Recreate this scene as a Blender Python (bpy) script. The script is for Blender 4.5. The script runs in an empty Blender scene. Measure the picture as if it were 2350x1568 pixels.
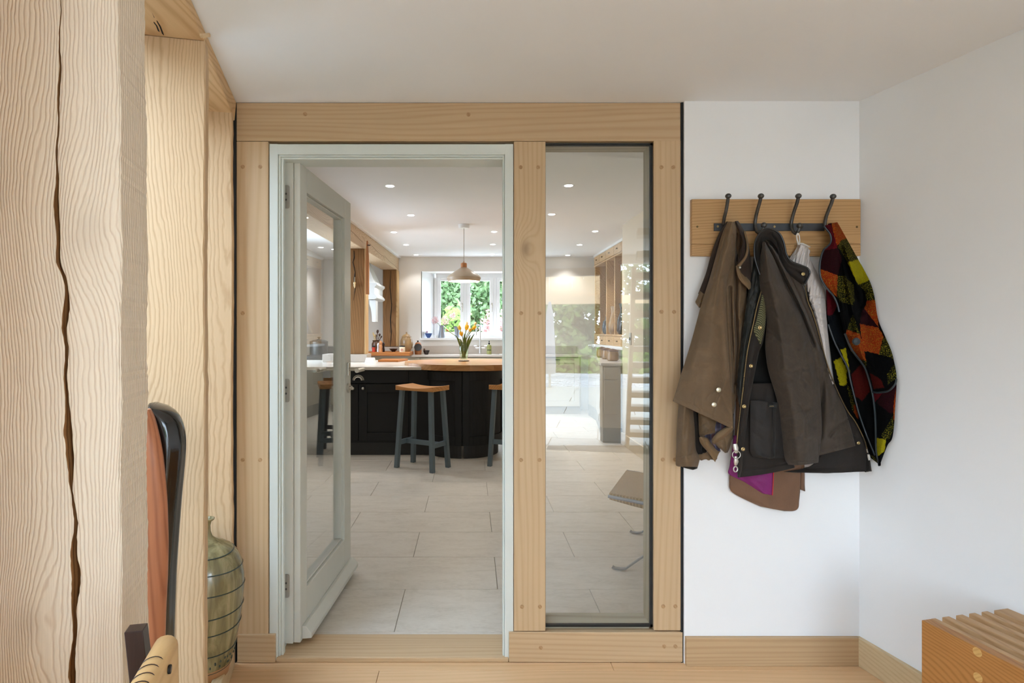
import bpy, bmesh, math, random
import numpy as np
from mathutils import Vector, Matrix, Euler

random.seed(7)
SC = bpy.context.scene
COL = SC.collection

# ------------------------------------------------------------------ camera
F = 1350.0            # focal length in pixels of the 2350 x 1568 frame
CX, CY = 1080.0, 761.0
EYE = 1.30
cam = bpy.data.cameras.new('camera')
cam.sensor_fit = 'HORIZONTAL'; cam.sensor_width = 36.0
cam.lens = 36.0 * F / 2350.0
cam.shift_x = (1175.0 - CX) / 2350.0
cam.shift_y = -(784.0 - CY) / 2350.0
cam.clip_start = 0.02; cam.clip_end = 300
camo = bpy.data.objects.new('camera', cam); COL.objects.link(camo)
camo.location = (0, 0, EYE); camo.rotation_euler = (math.pi/2, 0, 0)
SC.camera = camo

# ------------------------------------------------------------------ light and exposure
SC.view_settings.view_transform = 'Standard'
SC.view_settings.look = 'None'
SC.view_settings.gamma = 1.0
SC.view_settings.use_curve_mapping = False
SC.view_settings.exposure = 0.92
SC.cycles.use_denoising = True
SC.cycles.max_bounces = 8
SC.cycles.adaptive_threshold = 0.02
SC.cycles.diffuse_bounces = 5
SC.cycles.glossy_bounces = 4
SC.cycles.transmission_bounces = 6
SC.cycles.transparent_max_bounces = 12
SC.cycles.caustics_reflective = False
SC.cycles.caustics_refractive = False
SC.cycles.sample_clamp_indirect = 6.0

SKY_STRENGTH = 8.2
LAMP = 10.0
wd = bpy.data.worlds.new('overcast_sky'); SC.world = wd
wd.use_nodes = True
nt = wd.node_tree; nt.nodes.clear()
wo = nt.nodes.new('ShaderNodeOutputWorld'); wb = nt.nodes.new('ShaderNodeBackground')
tc = nt.nodes.new('ShaderNodeTexCoord'); sx = nt.nodes.new('ShaderNodeSeparateXYZ')
cr_ = nt.nodes.new('ShaderNodeValToRGB')
cr_.color_ramp.elements[0].position = 0.0; cr_.color_ramp.elements[0].color = (0.69, 0.835, 1.0, 1)
cr_.color_ramp.elements[1].position = 1.0; cr_.color_ramp.elements[1].color = (0.60, 0.78, 1.0, 1)
nt.links.new(tc.outputs['Generated'], sx.inputs[0]); nt.links.new(sx.outputs['Z'], cr_.inputs[0])
nt.links.new(cr_.outputs[0], wb.inputs[0]); wb.inputs[1].default_value = SKY_STRENGTH
nt.links.new(wb.outputs[0], wo.inputs[0])

sun = bpy.data.lights.new('hazy_sun', 'SUN'); sun.energy = 6.0; sun.angle = math.radians(8); sun.color = (1.0, .99, .98)
suno = bpy.data.objects.new('hazy_sun', sun); COL.objects.link(suno)
suno.rotation_euler = Vector((0.02, -0.50, -0.87)).to_track_quat('-Z', 'Y').to_euler()

def portal(loc, sx_, sy_, rot):
    """guides the sampling of the sky through a window opening (adds no light)"""
    l = bpy.data.lights.new('sky_portal', 'AREA'); l.shape = 'RECTANGLE'; l.size = sx_; l.size_y = sy_
    l.cycles.is_portal = True
    o = bpy.data.objects.new('sky_portal', l); COL.objects.link(o)
    o.location = loc; o.rotation_euler = rot

TH = math.atan(0.228)                 # the hall is turned against the partition
CT, ST = math.cos(TH), math.sin(TH)
def H(u, v, z): return Vector((u*CT - v*ST, u*ST + v*CT, z))
UL, UR = -0.3876, 1.993               # inner planes of the hall's left and right wall
ZC = 2.2006                           # hall ceiling
ZK = 2.516                            # kitchen ceiling
ZF = 0.02                             # kitchen floor
D = 2.3115                            # front of the oak partition
DB = 2.41                             # its back
YB = 9.6                              # kitchen back wall
VR = -2.6                             # rear end of the hall

pc = H(-0.66, -0.1, 1.12); portal(pc, 5.0, 2.1, Euler((math.pi/2, 0, TH - math.pi/2)))   # faces +u
pr = H(0.65, VR-0.10, 1.05); portal(pr, 2.7, 2.06, Euler((math.pi/2, 0, TH + math.pi)))
portal((0.16, YB+0.3, 1.73), 1.5, 1.0, Euler((-math.pi/2, 0, 0)))
portal((-2.46, 7.1, 1.23), 1.7, 2.1, Euler((math.pi/2, 0, -math.pi/2)))

# ------------------------------------------------------------------ pixel helpers (frame 2350 x 1568)
def P(px, py, Y): return Vector(((px-CX)*Y/F, Y, EYE-(py-CY)*Y/F))

# ------------------------------------------------------------------ colours and materials
def lin(c):
    c = c/255.0
    return c/12.92 if c <= 0.04045 else ((c+0.055)/1.055)**2.4
def C(r, g, b): return (lin(r), lin(g), lin(b), 1.0)

class NT:
    def __init__(s, name):
        s.m = bpy.data.materials.new(name); s.m.use_nodes = True
        s.t = s.m.node_tree; s.t.nodes.clear()
        s.out = s.n('ShaderNodeOutputMaterial')
    def n(s, t, **kw):
        x = s.t.nodes.new(t)
        for k, v in kw.items():
            if k.startswith('i_'):
                x.inputs[k[2:].replace('_', ' ')].default_value = v
            else: setattr(x, k, v)
        return x
    def l(s, a, b): s.t.links.new(a, b)
    def coords(s, scale=(1,1,1), rnd=True, rot=(0,0,0)):
        tc = s.n('ShaderNodeTexCoord'); mp = s.n('ShaderNodeMapping')
        mp.inputs['Scale'].default_value = scale; mp.inputs['Rotation'].default_value = rot
        if rnd:
            oi = s.n('ShaderNodeObjectInfo'); mu = s.n('ShaderNodeVectorMath', operation='SCALE')
            cb = s.n('ShaderNodeCombineXYZ')
            m1 = s.n('ShaderNodeMath', operation='MULTIPLY'); m1.inputs[1].default_value = 17.3
            m2 = s.n('ShaderNodeMath', operation='MULTIPLY'); m2.inputs[1].default_value = 41.7
            s.l(oi.outputs['Random'], m1.inputs[0]); s.l(oi.outputs['Random'], m2.inputs[0])
            s.l(m1.outputs[0], cb.inputs[0]); s.l(m2.outputs[0], cb.inputs[1]); s.l(m1.outputs[0], cb.inputs[2])
            ad = s.n('ShaderNodeVectorMath', operation='ADD')
            s.l(tc.outputs['Object'], ad.inputs[0]); s.l(cb.outputs[0], ad.inputs[1])
            s.l(ad.outputs[0], mp.inputs[0])
        else: s.l(tc.outputs['Object'], mp.inputs[0])
        return mp.outputs[0]
    def noise(s, vec, scale, detail=3, rough=0.55, dist=0.0):
        x = s.n('ShaderNodeTexNoise'); x.inputs['Scale'].default_value = scale
        x.inputs['Detail'].default_value = detail; x.inputs['Roughness'].default_value = rough
        x.inputs['Distortion'].default_value = dist
        s.l(vec, x.inputs['Vector']); return x.outputs['Fac']
    def ramp(s, fac, stops):
        x = s.n('ShaderNodeValToRGB'); e = x.color_ramp.elements
        while len(e) > 1: e.remove(e[-1])
        e[0].position, e[0].color = stops[0]
        for p, c in stops[1:]:
            k = e.new(p); k.color = c
        s.l(fac, x.inputs[0]); return x.outputs[0]
    def mix(s, a, b, fac, mode='MIX'):
        x = s.n('ShaderNodeMix', data_type='RGBA', blend_type=mode)
        if isinstance(fac, (int, float)): x.inputs[0].default_value = fac
        else: s.l(fac, x.inputs[0])
        for i, v in ((6, a), (7, b)):
            if isinstance(v, tuple): x.inputs[i].default_value = v
            else: s.l(v, x.inputs[i])
        return x.outputs[2]
    def math(s, op, a, b):
        x = s.n('ShaderNodeMath', operation=op)
        for i, v in ((0, a), (1, b)):
            if isinstance(v, (int, float)): x.inputs[i].default_value = v
            else: s.l(v, x.inputs[i])
        return x.outputs[0]
    def bsdf(s, col, rough=0.5, metal=0.0, bump=None, bstr=0.2, bdist=0.01, spec=0.5, coat=0.0, sheen=0.0):
        b = s.n('ShaderNodeBsdfPrincipled')
        if isinstance(col, tuple): b.inputs['Base Color'].default_value = col
        else: s.l(col, b.inputs['Base Color'])
        if isinstance(rough, (int, float)): b.inputs['Roughness'].default_value = rough
        else: s.l(rough, b.inputs['Roughness'])
        b.inputs['Metallic'].default_value = metal
        b.inputs['Specular IOR Level'].default_value = spec
        b.inputs['Coat Weight'].default_value = coat
        b.inputs['Sheen Weight'].default_value = sheen
        if bump is not None:
            bp = s.n('ShaderNodeBump'); bp.inputs['Strength'].default_value = bstr
            bp.inputs['Distance'].default_value = bdist
            s.l(bump, bp.inputs['Height']); s.l(bp.outputs[0], b.inputs['Normal'])
        s.l(b.outputs[0], s.out.inputs[0]); return b

def dk(c, k): return (c[0]*k, c[1]*k, c[2]*k, 1)

def plain(name, c, rough=0.5, metal=0.0, var=0.06, scale=8, bstr=0.05, bscale=60, spec=0.5, coat=0.0):
    t = NT(name); v = t.coords()
    n = t.noise(v, scale, 3)
    col = t.ramp(n, [(0.3, dk(c, 1-var)), (0.7, dk(c, 1+var))])
    b = t.noise(v, bscale, 2)
    t.bsdf(col, rough, metal, b, bstr, 0.002, spec, coat); return t.m

def wood(name, light, dark, grain='Z', rings=9.0, stretch=0.09, wob=5.0, rough=0.5, bstr=0.15, fib=0.35,
         knots=0.0, rot=0.0, spec=0.35, blotch=0.25, lo=0.1, hi=0.9, fscale=420, line=0.5, jit=0.0, knot=(), kshade=0.25):
    """growth rings are the contours of a slow noise laid over a regular spacing, crossed with fine pores"""
    t = NT(name)
    ax = {'X': 0, 'Y': 1, 'Z': 2}[grain]
    def sc(k): q = [1, 1, 1]; q[ax] = k; return tuple(q)
    v = t.coords(sc(stretch*1.6), rot=(0, 0, rot)); vf = t.coords(sc(stretch*0.16), rot=(0, 0, rot)); vm = t.coords(sc(stretch*0.5), rot=(0, 0, rot))
    slow = t.noise(v, 3.2, 2, 0.45, 0.3); mid = t.noise(v, 16, 2, 0.5)
    dt = t.n('ShaderNodeVectorMath', operation='DOT_PRODUCT'); t.l(t.coords(sc(0.0), rot=(0, 0, rot)), dt.inputs[0])
    dt.inputs[1].default_value = sc(0.0) if False else tuple(1.0 for _ in range(3))
    ph = t.math('ADD', t.math('MULTIPLY', dt.outputs['Value'], rings*9.0*0.35), t.math('ADD', t.math('MULTIPLY', slow, wob*2.6*rings/8), t.math('MULTIPLY', mid, wob*0.10)))
    kdark = []
    if jit:
        vj = t.coords(sc(0.45), rot=(0, 0, rot)); ph = t.math('ADD', ph, t.math('MULTIPLY', t.noise(vj, 26, 2, 0.5, 0.4), jit))
    for (kx, ky, kz, kr, ka) in knot:
        tcn = t.n('ShaderNodeTexCoord'); mp = t.n('ShaderNodeMapping'); k_ = [1, 1, 1]; k_[ax] = 0.55
        mp.inputs['Scale'].default_value = k_; mp.inputs['Location'].default_value = (-kx*k_[0], -ky*k_[1], -kz*k_[2]); t.l(tcn.outputs['Object'], mp.inputs[0])
        ln = t.n('ShaderNodeVectorMath', operation='LENGTH'); t.l(mp.outputs[0], ln.inputs[0])
        q_ = t.math('DIVIDE', ln.outputs['Value'], kr); g_ = t.math('POWER', 2.718, t.math('MULTIPLY', t.math('MULTIPLY', q_, q_), -1.0))
        ph = t.math('ADD', ph, t.math('MULTIPLY', g_, ka)); kdark.append(t.math('POWER', g_, 6.0))
    band = t.math('ADD', t.math('MULTIPLY', t.math('SINE', t.math('MULTIPLY', ph, 6.2832), 0), 0.5), 0.5)
    band = t.math('SUBTRACT', 1.0, t.math('POWER', band, 2.5))
    pore = t.noise(vf, fscale, 2, 0.6); strk = t.noise(vm, 60, 3, 0.6)
    k = t.math('ADD', t.math('MULTIPLY', band, line*0.75), t.math('ADD', t.math('MULTIPLY', pore, fib*0.7), t.math('MULTIPLY', strk, 1-line*0.75-fib*0.7)))
    col = t.ramp(k, [(lo, dark), (hi, light)])
    for g_ in kdark: col = t.mix(col, dk(dark, .55), t.math('MULTIPLY', g_, kshade))
    bl = t.noise(vm, 2.2, 2)
    col = t.mix(col, dk(light, 0.82), t.math('MULTIPLY', bl, blotch))
    h = t.math('ADD', t.math('MULTIPLY', band, 0.7), t.math('MULTIPLY', pore, 0.5))
    t.bsdf(col, rough, 0, h, bstr, 0.003, spec); return t.m

def cloth(name, c, rough=0.75, var=0.22, weave=900, bstr=0.35, scale=9, sheen=0.1, streak=0.15, spec=0.3, wear=0.0):
    t = NT(name); v = t.coords()
    n = t.noise(v, scale, 5, 0.65, 0.6)
    n2 = t.noise(t.coords((6, 6, 1.2)), 7, 4, 0.6, 1.0)
    k = t.math('ADD', t.math('MULTIPLY', n, 1-streak), t.math('MULTIPLY', n2, streak))
    col = t.ramp(k, [(0.3, dk(c, 1-var)), (0.55, c), (0.75, dk(c, 1+var))])
    if wear:
        wl_ = t.noise(v, 5.5, 4, 0.6, 1.6); ln_ = t.math('SUBTRACT', 1.0, t.math('MULTIPLY', t.math('ABSOLUTE', t.math('SUBTRACT', wl_, 0.5), 0), 26.0))
        col = t.mix(col, dk(c, 1.9), t.math('MULTIPLY', t.math('MAXIMUM', ln_, 0.0), wear))
    w = t.noise(v, weave, 2)
    m = t.noise(v, 45, 4, 0.6, 0.5)
    h = t.math('ADD', t.math('MULTIPLY', w, 0.12), m)
    t.bsdf(col, rough, 0, h, bstr, 0.004, spec, 0, sheen); return t.m

def glass(name, tint=(0.985, 0.99, 0.987, 1), ior=1.5, rough=0.0, boost=1.0):
    t = NT(name)
    tr = t.n('ShaderNodeBsdfTransparent'); tr.inputs[0].default_value = tint
    gl = t.n('ShaderNodeBsdfGlossy'); gl.inputs['Roughness'].default_value = rough
    gl.inputs['Color'].default_value = (0.95, 0.97, 0.96, 1)
    f0 = ((ior-1)/(ior+1))**2
    lw = t.n('ShaderNodeLayerWeight'); lw.inputs['Blend'].default_value = 0.5
    fr = t.math('ADD', t.math('MULTIPLY', t.math('POWER', lw.outputs['Facing'], 5.0), 1-f0), f0)
    v = t.coords(); n = t.noise(v, 1.2, 1)
    mx = t.n('ShaderNodeMixShader'); t.l(t.math('MULTIPLY', fr, boost), mx.inputs[0])
    t.l(tr.outputs[0], mx.inputs[1]); t.l(gl.outputs[0], mx.inputs[2]); t.l(mx.outputs[0], t.out.inputs[0])
    return t.m

def emit(name, c, s):
    t = NT(name); e = t.n('ShaderNodeEmission'); e.inputs[0].default_value = c; e.inputs[1].default_value = s
    t.l(e.outputs[0], t.out.inputs[0]); return t.m

M = {}
M['wall'] = plain('white_wall_paint', C(238, 238, 238), 0.85, var=0.012, scale=3, bstr=0.04, bscale=140, spec=0.2)
M['ceil'] = plain('white_ceiling_paint', C(236, 236, 237), 0.9, var=0.012, scale=2, bstr=0.04, bscale=90, spec=0.2)
M['kwall'] = plain('soft_white_kitchen_paint', C(232, 229, 224), 0.85, var=0.012, scale=3, bstr=0.03, spec=0.2)
M['kbeige'] = plain('cream_kitchen_paint', C(222, 210, 190), 0.85, var=0.012, scale=3, bstr=0.03, spec=0.2)
M['oak_x'] = wood('oak_along_x', C(206, 178, 142), C(176, 142, 104), 'X', 15, 0.05, 3.2, 0.5, 0.08, line=.35)
M['oak_z'] = wood('oak_along_z', C(210, 182, 146), C(182, 149, 110), 'Z', 15, 0.05, 3.0, 0.5, 0.08, line=.3)
_kn = P(1206, 572, D)
M['oak_knot'] = wood('oak_with_a_knot', C(210, 182, 146), C(182, 149, 110), 'Z', 15, 0.05, 3.0, 0.5, 0.08, line=.35, knot=((_kn.x, _kn.y, _kn.z, .045, 5.0),), kshade=.8)
M['peg'] = wood('darker_oak_peg', C(186, 152, 112), C(150, 114, 76), 'Y', 20, 0.1, 3, 0.5, 0.1)
M['oak_y'] = wood('oak_along_y', C(206, 178, 142), C(176, 142, 104), 'Y', 15, 0.05, 3, 0.5, 0.08, line=.35)
M['rough_z'] = wood('sawn_pale_oak_upright', C(234, 218, 196), C(198, 168, 137), 'Z', 34, 0.10, 2.6, 0.8, 0.55, 0.30, lo=0.0, hi=0.5, blotch=0.10, fscale=300, line=.6, jit=1.6)
_kp = P(190, 530, 1.062); _kq = P(60, 1440, 1.05); _kr = P(60, 420, 1.07)
M['crack_post'] = wood('sawn_pale_oak_with_knots', C(238, 222, 200), C(200, 170, 140), 'Z', 46, 0.10, 2.2, 0.8, 0.6, 0.30, lo=0.0, hi=0.5, blotch=0.10, fscale=300, line=.6, jit=1.8,
    knot=((_kp.x, _kp.y, _kp.z, .075, 6.0), (_kq.x, _kq.y, _kq.z, .06, 3.5), (_kr.x-.05, _kr.y, _kr.z, .10, 4.0)))
M['crack'] = wood('split_brown_oak', C(190, 140, 88), C(130, 86, 48), 'Z', 20, 0.1, 3, 0.8, 0.4)
M['green_z'] = wood('yellow_oak_upright', C(210, 178, 140), C(176, 138, 98), 'Z', 20, 0.12, 4.5, 0.6, 0.25, 0.3, lo=0.05, hi=0.6, blotch=0.12, line=.45, jit=1.2)
M['green_y'] = wood('yellow_oak_beam', C(226, 194, 150), C(188, 146, 102), 'Y', 20, 0.12, 4, 0.65, 0.3, 0.3, rot=-TH)
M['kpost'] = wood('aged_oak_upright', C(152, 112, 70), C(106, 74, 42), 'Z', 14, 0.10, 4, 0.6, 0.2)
M['kpost_pale'] = wood('aged_oak_upright_pale', C(214, 182, 134), C(176, 138, 90), 'Z', 9, 0.10, 9, 0.6, 0.25)  # paler copy of the post oak, paints the light on the right sides
M['kbeam'] = wood('aged_oak_beam', C(214, 192, 162), C(166, 134, 98), 'Y', 14, 0.10, 10, 0.6, 0.3)
M['grey_oak_z'] = wood('weathered_grey_oak_z', C(176, 166, 142), C(142, 132, 108), 'Z', 8, 0.06, 4, 0.65, 0.15)
M['grey_oak_x'] = wood('weathered_grey_oak_x', C(186, 178, 158), C(140, 130, 110), 'X', 8, 0.06, 4, 0.65, 0.15)
M['floor_oak'] = wood('oiled_oak_floor', C(226, 188, 146), C(200, 158, 112), 'X', 14, 0.05, 3, 0.42, 0.05, spec=0.4, line=.3)
M['skirt'] = wood('oak_skirting', C(200, 170, 132), C(168, 134, 96), 'X', 15, 0.05, 3, 0.45, 0.06, line=.35)
M['skirt_y'] = wood('oak_skirting_lengthwise', C(216, 194, 156), C(184, 154, 114), 'Y', 15, 0.05, 3, 0.45, 0.06, rot=-TH, line=.35)
M['rack'] = wood('oak_rack_board', C(190, 150, 102), C(152, 110, 66), 'X', 22, 0.10, 3.6, 0.45, 0.08, lo=0.05, hi=0.6, line=.55)
M['bench'] = wood('honey_oak_bench', C(176, 122, 66), C(138, 88, 40), 'Y', 24, 0.10, 4, 0.4, 0.06, rot=-TH, lo=0.05, hi=0.7, line=.5)
M['slat'] = wood('oak_bench_slat', C(196, 158, 116), C(160, 120, 78), 'Y', 12, 0.05, 5, 0.5, 0.08, rot=-TH)
M['bench_plug'] = wood('pale_oak_plug', C(214, 172, 108), C(180, 134, 74), 'X', 30, 0.1, 3, 0.45, 0.05)
M['table'] = wood('oiled_oak_worktop', C(186, 138, 86), C(150, 102, 56), 'X', 7, 0.10, 3, 0.32, 0.05)
M['staves'] = wood('oak_worktop_staves', C(178, 126, 74), C(140, 90, 46), 'X', 5, 0.25, 3, 0.35, 0.05)
M['stoolseat'] = wood('oak_stool_seat', C(206, 146, 84), C(160, 104, 54), 'X', 8, 0.10, 4, 0.38, 0.05)
M['board'] = wood('cherry_chopping_board', C(188, 120, 62), C(142, 82, 36), 'X', 8, 0.08, 4, 0.45, 0.05)
M['cherry'] = wood('polished_cherry', C(188, 122, 86), C(142, 82, 54), 'Z', 8, 0.12, 9, 0.35, 0.05, lo=0.1, hi=0.7)
M['peel'] = wood('brown_beech', C(186, 128, 84), C(140, 88, 50), 'Z', 8, 0.08, 3, 0.5, 0.05)
M['beech'] = wood('pale_beech', C(226, 188, 132), C(198, 152, 98), 'Y', 9, 0.06, 3, 0.42, 0.05, rot=-TH)
M['darkpost'] = wood('dark_wenge', C(58, 36, 34), C(28, 18, 20), 'Z', 9, 0.10, 5, 0.28, 0.12, spec=0.6)
M['dresser'] = wood('pippy_oak', C(212, 178, 132), C(176, 138, 92), 'Y', 7, 0.12, 9, 0.5, 0.06)
M['dresser_in'] = wood('brown_oak_boards', C(122, 92, 66), C(80, 56, 36), 'Z', 7, 0.10, 6, 0.5, 0.06)
M['treads'] = wood('pale_oak_tread', C(176, 164, 150), C(150, 136, 120), 'X', 7, 0.1, 3, 0.5, 0.05)
M['frame'] = plain('grey_green_gloss', C(212, 217, 212), 0.38, var=0.015, bstr=0.02)
M['leaf'] = plain('grey_door_paint', C(206, 206, 198), 0.42, var=0.02, bstr=0.04, bscale=30)
M['steel'] = plain('brushed_nickel', C(200, 195, 186), 0.34, 0.75, 0.05, 20, 0.04, 200)
M['hinge'] = plain('satin_hinge_plate', C(168, 163, 154), 0.4, 0.5)
M['satin'] = plain('satin_flat_steel', C(138, 142, 146), 0.4, 0.35)
M['chrome'] = plain('chrome', C(220, 223, 227), 0.16, 0.8, 0.02)
M['iron'] = plain('dark_forged_iron', C(92, 90, 88), 0.42, 0.85, 0.25, 30, 0.35, 90)
M['ironbar'] = plain('blued_steel_bar', C(78, 80, 84), 0.5, 0.7, 0.15, 18, 0.15, 60)
M['brass'] = plain('dull_brass', C(190, 166, 118), 0.35, 1.0, 0.1, 30)
M['zipbrass'] = plain('aged_zip_brass', C(142, 116, 78), 0.45, 0.8, 0.1)
M['screw'] = plain('brass_screw', C(120, 98, 62), 0.4, 0.9, 0.1)
M['black'] = plain('black_gasket', C(14, 14, 14), 0.6, var=0.05)
M['blackgap'] = plain('dark_shadow_gap', C(18, 18, 20), 0.8)
M['cab'] = plain('charcoal_cabinet_paint', C(29, 29, 30), 0.5, var=0.05, bstr=0.02, spec=0.25)
M['cabk'] = plain('charcoal_plinth_paint', C(30, 30, 31), 0.5)
M['beigecab'] = plain('stone_cabinet_paint', C(190, 182, 164), 0.5, var=0.02)
M['greycab'] = plain('taupe_cabinet_paint', C(172, 162, 144), 0.5, var=0.02)
M['quartz'] = plain('pale_quartz', C(214, 206, 196), 0.22, var=0.03, scale=120, bstr=0.0)
M['quartzg'] = plain('grey_quartz', C(190, 182, 174), 0.28, var=0.03, scale=120, bstr=0.0)
M['white'] = plain('white_gloss_paint', C(240, 242, 244), 0.35, var=0.01, bstr=0.02)
M['mantel'] = plain('pale_grey_plaster', C(214, 216, 216), 0.8, var=0.02)
M['stoolleg'] = plain('slate_blue_paint', C(88, 102, 110), 0.5, var=0.05, bstr=0.08)
M['darkstool'] = plain('near_black_paint', C(34, 36, 40), 0.5, var=0.05, bstr=0.08)
M['shade'] = plain('putty_lamp_enamel', C(196, 180, 158), 0.32, var=0.01)
M['glass'] = glass('window_glass', ior=1.5)
M['glass_panel'] = glass('side_panel_glass', ior=1.62, boost=1.0)
M['glass_door'] = glass('door_glass', ior=1.5, boost=1.0)
M['vase_glass'] = glass('clear_vase_glass', (0.93, 0.95, 0.92, 1), 1.5, 0.02)
M['water'] = glass('vase_water', (0.9, 0.94, 0.84, 1), 1.2)
M['blackshell'] = plain('glossy_black_lacquer', C(16, 16, 17), 0.14, var=0.1, bstr=0.25, bscale=24, spec=0.6, coat=0.5)
M['snap'] = plain('antique_snap', C(206, 198, 176), 0.3, 0.8, 0.08, 40)
M['cane'] = None
M['soil'] = plain('grass_ground', C(120, 150, 80), 0.9, var=0.3, scale=4, bstr=0.5)
M['slab'] = plain('pale_stone_slab', C(168, 166, 161), 0.5, var=0.06, scale=2, bstr=0.1)
M['white_gravel'] = plain('white_gravel', C(228, 227, 224), 0.8, var=0.08, scale=20, bstr=0.2)
M['grey_gravel'] = plain('grey_gravel', C(120, 122, 120), 0.85, var=0.1, scale=20, bstr=0.2)
M['cobble'] = plain('granite_cobble', C(176, 176, 178), 0.6, var=0.12, scale=3, bstr=0.4)
M['lampglow'] = emit('lamp_glow', (1.0, 0.95, 0.86, 1), 12.0)
M['bulbglow'] = emit('bulb_glow', (1.0, 0.85, 0.62, 1), 10.0)

def tilemat():
    t = NT('limestone_tile'); v = t.coords(); vs = t.coords((1.0, 3.0, 1))
    a = t.noise(vs, 5, 6, 0.7, 0.8); b = t.noise(vs, 40, 4, 0.7); c = t.noise(v, 1.2, 2)
    k = t.math('ADD', t.math('MULTIPLY', a, 0.6), t.math('MULTIPLY', b, 0.4))
    col = t.ramp(k, [(0.3, C(190, 181, 167)), (0.5, C(212, 204, 192)), (0.72, C(224, 217, 206))])
    col = t.mix(col, C(190, 182, 168), t.math('MULTIPLY', c, 0.3))
    t.bsdf(col, 0.42, 0, b, 0.08, 0.003, 0.4); return t.m
M['tile'] = tilemat()
M['grout'] = plain('grey_grout', C(168, 160, 148), 0.9)

def canemat():
    t = NT('woven_cane'); v = t.coords(rnd=False)
    w = t.n('ShaderNodeTexWave', wave_type='BANDS', bands_direction='X'); w.inputs['Scale'].default_value = 45
    w2 = t.n('ShaderNodeTexWave', wave_type='BANDS', bands_direction='Y'); w2.inputs['Scale'].default_value = 45
    t.l(v, w.inputs[0]); t.l(v, w2.inputs[0])
    h = t.math('MULTIPLY', w.outputs['Fac'], w2.outputs['Fac'])
    col = t.ramp(h, [(0.0, C(150, 122, 90)), (0.7, C(196, 170, 132))])
    t.bsdf(col, 0.6, 0, h, 0.6, 0.004); return t.m
M['cane'] = canemat()

def potmat():
    t = NT('ash_glaze_stoneware'); v = t.coords(rnd=False); vz = t.coords((5, 5, 0.8), rnd=False)
    n = t.noise(vz, 5, 5, 0.6, 0.8); n2 = t.noise(v, 22, 4)
    sx = t.n('ShaderNodeSeparateXYZ'); tcn = t.n('ShaderNodeTexCoord'); t.l(tcn.outputs['Object'], sx.inputs[0])
    col = t.ramp(n, [(0.28, C(72, 66, 40)), (0.48, C(126, 114, 78)), (0.7, C(168, 154, 114))])
    col = t.mix(col, C(92, 90, 62), t.math('MULTIPLY', n2, 0.35))
    t.bsdf(col, 0.2, 0, n2, 0.12, 0.004, 0.6, 0.3); return t.m
M['pot'] = potmat()
M['potclay'] = plain('raw_stoneware_foot', C(164, 120, 80), 0.6, var=0.15, scale=18, bstr=0.2)
M['potline'] = plain('blue_green_glaze_line', C(52, 62, 56), 0.25)

M['coat_tan'] = cloth('tan_waxed_cotton', C(104, 83, 60), 0.64, 0.18, spec=0.3, wear=.10)
M['coat_tan_edge'] = cloth('tan_waxed_cotton_worn', C(116, 92, 64), 0.65, 0.2)
M['cord'] = cloth('dark_brown_corduroy', C(46, 33, 26), 0.85, 0.3)
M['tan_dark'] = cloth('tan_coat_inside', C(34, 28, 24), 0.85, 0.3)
M['wax'] = cloth('dark_olive_waxed_cotton', C(62, 52, 43), 0.66, 0.30, spec=0.28, streak=0.45, wear=.22)
M['wax2'] = cloth('darker_waxed_cotton', C(38, 32, 28), 0.7, 0.28, spec=0.22, streak=0.35)
M['wax_in'] = cloth('black_fleece_lining', C(20, 20, 19), 0.9, 0.3)
M['wax_pocket'] = cloth('speckled_black_waxed_cotton', C(38, 34, 32), 0.62, 0.32, spec=0.25)
M['quilt'] = cloth('dark_green_quilted_lining', C(27, 28, 25), 0.55, 0.25, spec=0.3)
M['puffer'] = cloth('silver_grey_quilted_nylon', C(206, 198, 194), 0.42, 0.1, spec=0.5)
M['brown'] = cloth('chestnut_canvas', C(116, 85, 64), 0.7, 0.14)
M['magenta'] = cloth('magenta_satin_lining', C(128, 34, 106), 0.5, 0.22)
M['redtrim'] = plain('red_trim', C(190, 30, 40), 0.6)
M['piping'] = plain('slate_leather_piping', C(34, 42, 46), 0.4, var=0.15)
M['blackpipe'] = plain('black_leather_piping', C(26, 24, 24), 0.35)
M['whitetape'] = plain('white_cotton_tape', C(216, 212, 206), 0.8)

def tweedmat():
    t = NT('green_tweed'); v = t.coords()
    w = t.n('ShaderNodeTexWave', wave_type='BANDS', bands_direction='DIAGONAL'); w.inputs['Scale'].default_value = 70
    w.inputs['Distortion'].default_value = 2; t.l(v, w.inputs[0])
    n = t.noise(v, 300, 3)
    k = t.math('MULTIPLY', t.math('ADD', w.outputs['Fac'], n), 0.5)
    col = t.ramp(k, [(0.3, C(44, 46, 28)), (0.6, C(112, 108, 76))])
    t.bsdf(col, 0.9, 0, n, 0.3, 0.003); return t.m
M['tweed'] = tweedmat()

def plaidmat():
    t = NT('blue_plaid_lining'); v = t.coords(rnd=False)
    s1 = t.n('ShaderNodeTexWave', wave_type='BANDS', bands_direction='X'); s1.inputs['Scale'].default_value = 9
    s2 = t.n('ShaderNodeTexWave', wave_type='BANDS', bands_direction='Z'); s2.inputs['Scale'].default_value = 7
    t.l(v, s1.inputs[0]); t.l(v, s2.inputs[0])
    a = t.ramp(s1.outputs['Fac'], [(0.2, C(40, 34, 54)), (0.55, C(96, 104, 136)), (0.9, C(110, 74, 78))])
    b = t.ramp(s2.outputs['Fac'], [(0.3, C(60, 50, 58)), (0.8, C(150, 140, 150))])
    t.bsdf(t.mix(a, b, 0.4), 0.85); return t.m
M['plaid'] = plaidmat()

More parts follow.
